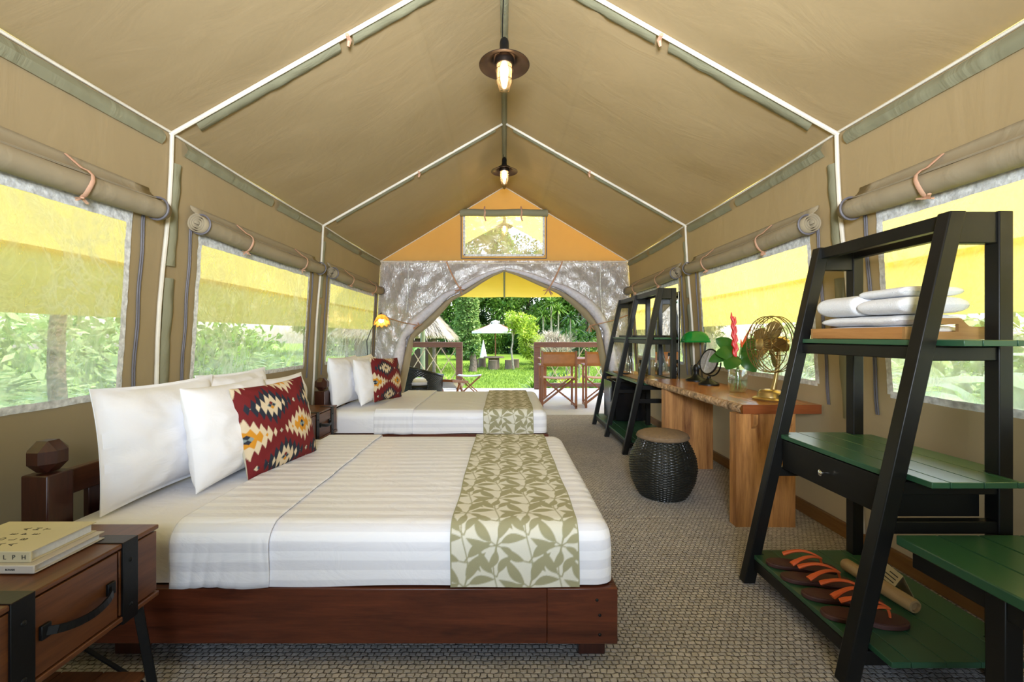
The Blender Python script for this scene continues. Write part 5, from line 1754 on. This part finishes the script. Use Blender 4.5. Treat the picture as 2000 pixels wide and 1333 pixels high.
clump('screw_pine', 'bright green screw pine rising above the dry grass', 'plant', 2.75, 25.5, [rosette(75, .95, .07, .45, (-.1, 1.4), (dx, 0, h)) for dx, h in ((0, 3.4), (-.45, 2.7), (.4, 3.0))], 'leaf_mid', None, (((0, 0), 3.4, .06), ((-.45, .05), 2.7, .05), ((.4, 0), 3.0, .05)))
for x, y, lab in ((2.55, 16.5, 'dark spiky dracaena left of its group behind the director chairs'), (3.15, 17.2, 'dark spiky dracaena in the middle behind the right railing'), (3.65, 16.2, 'dark spiky dracaena nearest the open tent flap')):
    hs = [(rng.uniform(-.35, .35), rng.uniform(-.2, .2), h) for h in (.7, 1.1, 1.5, 1.9, 2.3)]
    clump('dracaena', lab, 'plant', x, y, [rosette(60, .55, .055, .5, (-.2, 1.4), h) for h in hs], 'leaf_dark', 'dark dracaenas', [((h[0], h[1]), h[2], .025) for h in hs])
for x, y, m, lab in ((-1.55, 11.4, 'leaf_lime', 'yellow green spider plant below the left railing'), (-1.95, 12.2, 'leaf_mid', 'green strappy plant behind the left railing ropes'), (-2.5, 11.7, 'leaf_dark', 'dark leafy plant beside the green pole'),
                     (1.1, 11.3, 'leaf_mid', 'green strappy plant behind the first director chair'), (1.8, 11.6, 'leaf_lime', 'yellow green plant behind the porch table'), (2.4, 11.2, 'leaf_mid', 'green plant behind the second director chair'), (1.45, 12.4, 'leaf_dark', 'dark leafy plant behind the right railing')):
    clump('border_plant', lab, 'plant', x, y, [rosette(80, .85, .06, .4, (.3, 1.45), (rng.uniform(-.3, .3), rng.uniform(-.2, .2), .05)) for _ in range(3)], m)
def banana(label, x, y, n, h, L, wd, seed, mat='banana', group='banana plants outside the windows', lo=.5, aim=None):
    rs = random.Random(seed)
    z = gz(x, y)
    r = thing('banana_plant', label, 'plant', (x, y, z), 0, group)
    G().tube([(0, 0, 0), (.02, 0, h * .5), (0, .02, h)], [.10, .085, .05], 10).build('stem', 'banana_stem', r)
    for k in range(n):
        a = 2 * PI * k / n + rs.uniform(-.3, .3)
        e = rs.uniform(lo, 1.2)
        b = Vector((0, 0, h * rs.uniform(.75, 1)))
        tip = b + Vector((math.cos(a) * math.cos(e), math.sin(a) * math.cos(e), math.sin(e))) * L * rs.uniform(.8, 1.1)
        bigleaf(b, tip, wd * rs.uniform(.85, 1.1), .5 * L * rs.uniform(.6, 1.1), mat, r, fold=.25, wavy=.02, n=12)
    return r
banana('banana plant close outside the nearest left window', -3.75, 2.45, 7, 1.3, 1.5, .42, 3)
banana('banana plant outside the left window, further from the tent', -5.9, 3.0, 7, 1.5, 1.6, .45, 5)
banana('tall banana plant near the front end of the left window', -4.3, 1.7, 6, 1.1, 1.4, .40, 6)
banana('big banana plant filling the nearest right window', 3.55, 2.35, 8, .9, 1.5, .50, 9)
banana('banana plant behind the near ladder shelf outside the right window', 3.75, 3.15, 7, .8, 1.4, .46, 12)
banana('banana plant further out on the right side', 5.0, 2.7, 7, 1.3, 1.6, .46, 14)
banana('banana like plant behind the left end of the porch railing', -2.75, 12.3, 6, 1.0, 1.3, .34, 21)
def areca(label, x, y, n, L, seed, mat='leaf_pale'):
    rs = random.Random(seed); out = []
    for k in range(n):
        a = rs.uniform(0, 2 * PI); e = rs.uniform(.75, 1.4); ln = L * rs.uniform(.7, 1.1)
        bx, by = rs.uniform(-.25, .25), rs.uniform(-.25, .25)
        d = np.array([math.cos(a) * math.cos(e), math.sin(a) * math.cos(e), math.sin(e)]); s = np.array([-math.sin(a), math.cos(a), 0])
        for i in range(26):
            t = .25 + .75 * i / 25
            c = np.array([bx, by, .1]) + d * ln * t - np.array([0, 0, .42 * ln * t ** 2.2])
            for sg in (-1, 1):
                dd = s * sg * .8 + d * .5 - np.array([0, 0, .25]); dd /= np.linalg.norm(dd)
                pl = .34 * math.sin(PI * (.1 + .85 * (t - .25) / .75)) + .04
                out.append(leafquads(c[None], dd[None], np.array([pl]), np.array([.028]), .1)[0])
    z = gz(x, y)
    r = thing('areca_palm', label, 'palm', (x, y, z), 0, 'areca palms outside the windows')
    g = G()
    for k in range(5):
        g.tube([(.08 * math.cos(k * 1.3), .08 * math.sin(k * 1.3), 0), (.14 * math.cos(k * 1.3), .14 * math.sin(k * 1.3), .8)], .022, 6)
    g.build('canes', 'banana_stem', r)
    tag(quads(np.stack(out), 'fronds', mat, r), None, None, None, 'stuff')
for x, y, sd_, m, lab in ((-3.9, 4.2, 1, 'leaf_pale', 'pale feathery palm outside the middle left window'), (-4.3, 5.6, 2, 'leaf_mid', 'feathery palm outside the far end of the middle left window'), (-3.9, 7.2, 3, 'leaf_pale', 'feathery palm outside the furthest left window'), (-5.2, 8.6, 4, 'leaf_mid', 'feathery palm beyond the furthest left window'),
                          (3.9, 4.3, 5, 'leaf_mid', 'feathery palm outside the window behind the desk'), (4.4, 5.7, 6, 'leaf_pale', 'feathery palm behind the fan outside the right window'), (3.9, 7.3, 7, 'leaf_pale', 'feathery palm outside the furthest right window'), (6.2, 4.4, 8, 'leaf_mid', 'feathery palm far out on the right side'), (-6.2, 5.0, 9, 'leaf_pale', 'feathery palm far out on the left side')):
    areca(lab, x, y, 20, 2.1, sd_, m)
tree('leaning_tree', 'leaning mossy trunk outside the nearest left window', -3.45, 3.4, [((-.9, .6, 3.0), (.6, .7, .5)), ((-.8, .1, 2.6), (.5, .6, .4))], 500, .2, 'leaf_mid', 2.6, .06, None, 'trunk')
for i, (x, y, lab) in enumerate(((-8, 2, 'hedge bush left of the tent near the camera'), (-8.2, 6, 'hedge bush left of the tent, middle'), (-8.0, 10.5, 'hedge bush left of the tent near the porch'), (8, 1.5, 'hedge bush right of the tent near the camera'), (8.2, 5.5, 'hedge bush right of the tent, middle'), (8, 10, 'hedge bush right of the tent near the porch'))):
    tree('side_bush', lab, x, y, rblobs(0, 0, 1.0, 2.4, 1.5, 12, i + 70), 4200, .24, ('leaf_mid', 'leaf_pale')[i % 2], 0, 0, 'hedge bushes beside the tent', cat='bush')

# grass blades near the deck (uncountable)
nb = 26000
bx = rng.uniform(-4, 4.5, nb); by = 10.15 + 14 * rng.random(nb) ** 1.4
hgt = rng.uniform(.04, .10, nb); an = rng.uniform(0, PI, nb); ln = rng.normal(0, .03, (nb, 2))
bz = np.array([gz(a, b) for a, b in zip(bx, by)])
P = np.zeros((nb, 4, 3)); wd = .008 + .0008 * (by - 10)
for q, (s_, h_, k_) in enumerate(((-1, 0, 0), (1, 0, 0), (.3, .6, .5), (-.2, 1, 1))):
    P[:, q, 0] = bx + s_ * wd * np.cos(an) + ln[:, 0] * k_; P[:, q, 1] = by + s_ * wd * np.sin(an) + ln[:, 1] * k_; P[:, q, 2] = bz + hgt * h_
gb = quads(P, 'grass_blades', 'blade')
tag(gb, 'short grass blades on the lawn beyond the porch', 'grass', None, 'stuff')

# parasol, stumps, hut, cone
pa = thing('parasol', 'white market parasol over the stump table on the lawn', 'parasol', (-.45, 22, gz(-.45, 22)))
G().tube([(0, 0, 0), (0, 0, 2.36)], .03, 8).build('pole', 'chairwood', pa)
cn = G()
for k in range(8):
    a, b = 2 * PI * k / 8 + .2, 2 * PI * (k + 1) / 8 + .2
    for j in range(5):
        t0, t1 = j / 5, (j + 1) / 5
        q = []
        for t in (t0, t1):
            for aa in (a, b):
                rr = 1.2 * t; q.append((rr * math.cos(aa), rr * math.sin(aa), 2.34 - .50 * t - .08 * t * t * 0 - .05 * math.sin(PI * t)))
        cn.add(q, [(0, 1, 3, 2)])
    q = [(1.2 * math.cos(a), 1.2 * math.sin(a), 1.84), (1.2 * math.cos(b), 1.2 * math.sin(b), 1.84), (1.2 * math.cos(b), 1.2 * math.sin(b), 1.74), (1.2 * math.cos(a), 1.2 * math.sin(a), 1.74)]
    cn.add(q, [(0, 1, 2, 3)])
cn.build('canopy', 'parasol', pa, smooth=False)
G().lathe([(.0, 2.43), (.05, 2.40), (.22, 2.33), (.24, 2.29)], 8).build('cap', 'parasol', pa)
for k in range(8):
    a = 2 * PI * k / 8 + .2
    G().tube([(0, 0, 2.30), (1.17 * math.cos(a), 1.17 * math.sin(a), 1.83)], .012, 5).build('rib', 'chairwood', pa)
tbz = thing('stump_table', 'round wooden slab table on a stump under the parasol', 'table', (-.52, 21.5, gz(-.5, 21.5)))
G().lathe([(0, .53), (.50, .53), (.52, .55), (.50, .59), (0, .59)], 28).build('top', 'stump', tbz)
G().lathe([(0, 0), (.30, 0), (.28, .2), (.27, .53), (0, .53)], 20).build('base', 'stump', tbz)
for x, y, lab in ((-1.50, 21.6, 'log stool left of the stump table'), (-.52, 20.6, 'log stool in front of the stump table'), (.22, 21.0, 'log stool right of the stump table'), (.55, 21.9, 'log stool furthest right behind the young tree'), (-1.15, 22.4, 'log stool behind the stump table')):
    s = thing('log_stool', lab, 'stool', (x, y, gz(x, y)), 0, 'log stools on the lawn')
    G().lathe([(0, 0), (.21, 0), (.20, .1), (.19, .38), (.205, .45), (0, .46)], 18).build('log', 'stump', s)
ct = thing('fern_stump', 'cut tree trunk on the lawn crowned with a dark fern', 'tree', (-1.42, 19.5, gz(-1.4, 19.5)))
G().tube([(0, 0, 0), (.03, 0, .4), (-.03, 0, .85)], [.20, .15, .16], 10).build('trunk', 'trunk', ct)
tag(quads(np.concatenate([rosette(70, .55, .07, .5, (.0, 1.4), (-.03, 0, .85)), rosette(40, .45, .06, .5, (.0, 1.4), (.1, 0, 1.05))]), 'fern', 'leaf_dark', ct), None, None, None, 'stuff')
wc2 = thing('cloth_cone', 'tall narrow white cloth cone standing at the back of the lawn', 'decoration', (-1.40, 29, gz(-1.4, 29)))
G().lathe([(.27, 0), (.20, .25), (.10, .72), (.015, 1.15), (0, 1.16)], 8, capends=False).build('cloth', 'parasol', wc2)
G().tube([(0, 0, 0), (0, 0, 1.2)], .015, 6).build('pole', 'chairwood', wc2)
hut = thing('thatched_hut', 'hut with a shaggy dry thatched roof left of the ivy', 'building', (-4.75, 19.5, gz(-4, 19.5)))
W2 = dict(parent=hut)
G().box((-1.55, -1.2, 0), (1.55, 1.2, 1.75)).build('wall', 'mahogany_dark', **W2)
for x in (-1.75, 0, 1.85):
    G().tube([(x, -1.55, 0), (x, -1.55, 1.75)], .07, 8).build('post', 'trunk', **W2)
def hip(sx):
    return None
EV = [(-2.3, -1.9), (2.3, -1.9), (2.3, 1.9), (-2.3, 1.9)]
RA, RB = (-1.2, 0), (1.15, 0)
th = []
def slope(A, B, C, D, n):
    """straws over a quad A,B (eave) C,D (ridge)"""
    for k in range(n):
        u = rng.random(); v = rng.random() ** .8
        lo = np.array(A) * (1 - u) + np.array(B) * u; hi = np.array(D) * (1 - u) + np.array(C) * u
        p = lo * (1 - v) + hi * v
        d = (lo - hi); d = d / np.linalg.norm(d) + rng.normal(0, .10, 3)
        L = rng.uniform(.3, .6); s = np.array([d[1], -d[0], 0]); s = s / (np.linalg.norm(s) + 1e-6) * .014
        p = p + np.array([0, 0, .05 + .05 * rng.random()])
        e = p + d * L + np.array([0, 0, .02])
        th.append(np.stack([p - s, p + s, e + s * .4, e - s * .4]))
ZE, ZR = 1.62, 3.0
e3 = [(x, y, ZE) for x, y in EV]; ra = (*RA, ZR); rb = (*RB, ZR)
G().add(e3 + [ra, rb] + [(x * .95, y * .95, ZE - .12) for x, y in EV], [(0, 1, 5, 4), (2, 3, 4, 5), (1, 2, 5), (3, 0, 4), (6, 7, 1, 0), (7, 8, 2, 1), (8, 9, 3, 2), (9, 6, 0, 3)]).build('thatch_roof', 'thatch', hut, smooth=False)
slope(e3[0], e3[1], rb, ra, 5200); slope(e3[1], e3[2], rb, rb, 3600); slope(e3[3], e3[0], ra, ra, 600)
tag(quads(np.stack(th), 'straw', 'leaf_dry', hut), None, None, None, 'stuff')
bpy.context.view_layer.update()
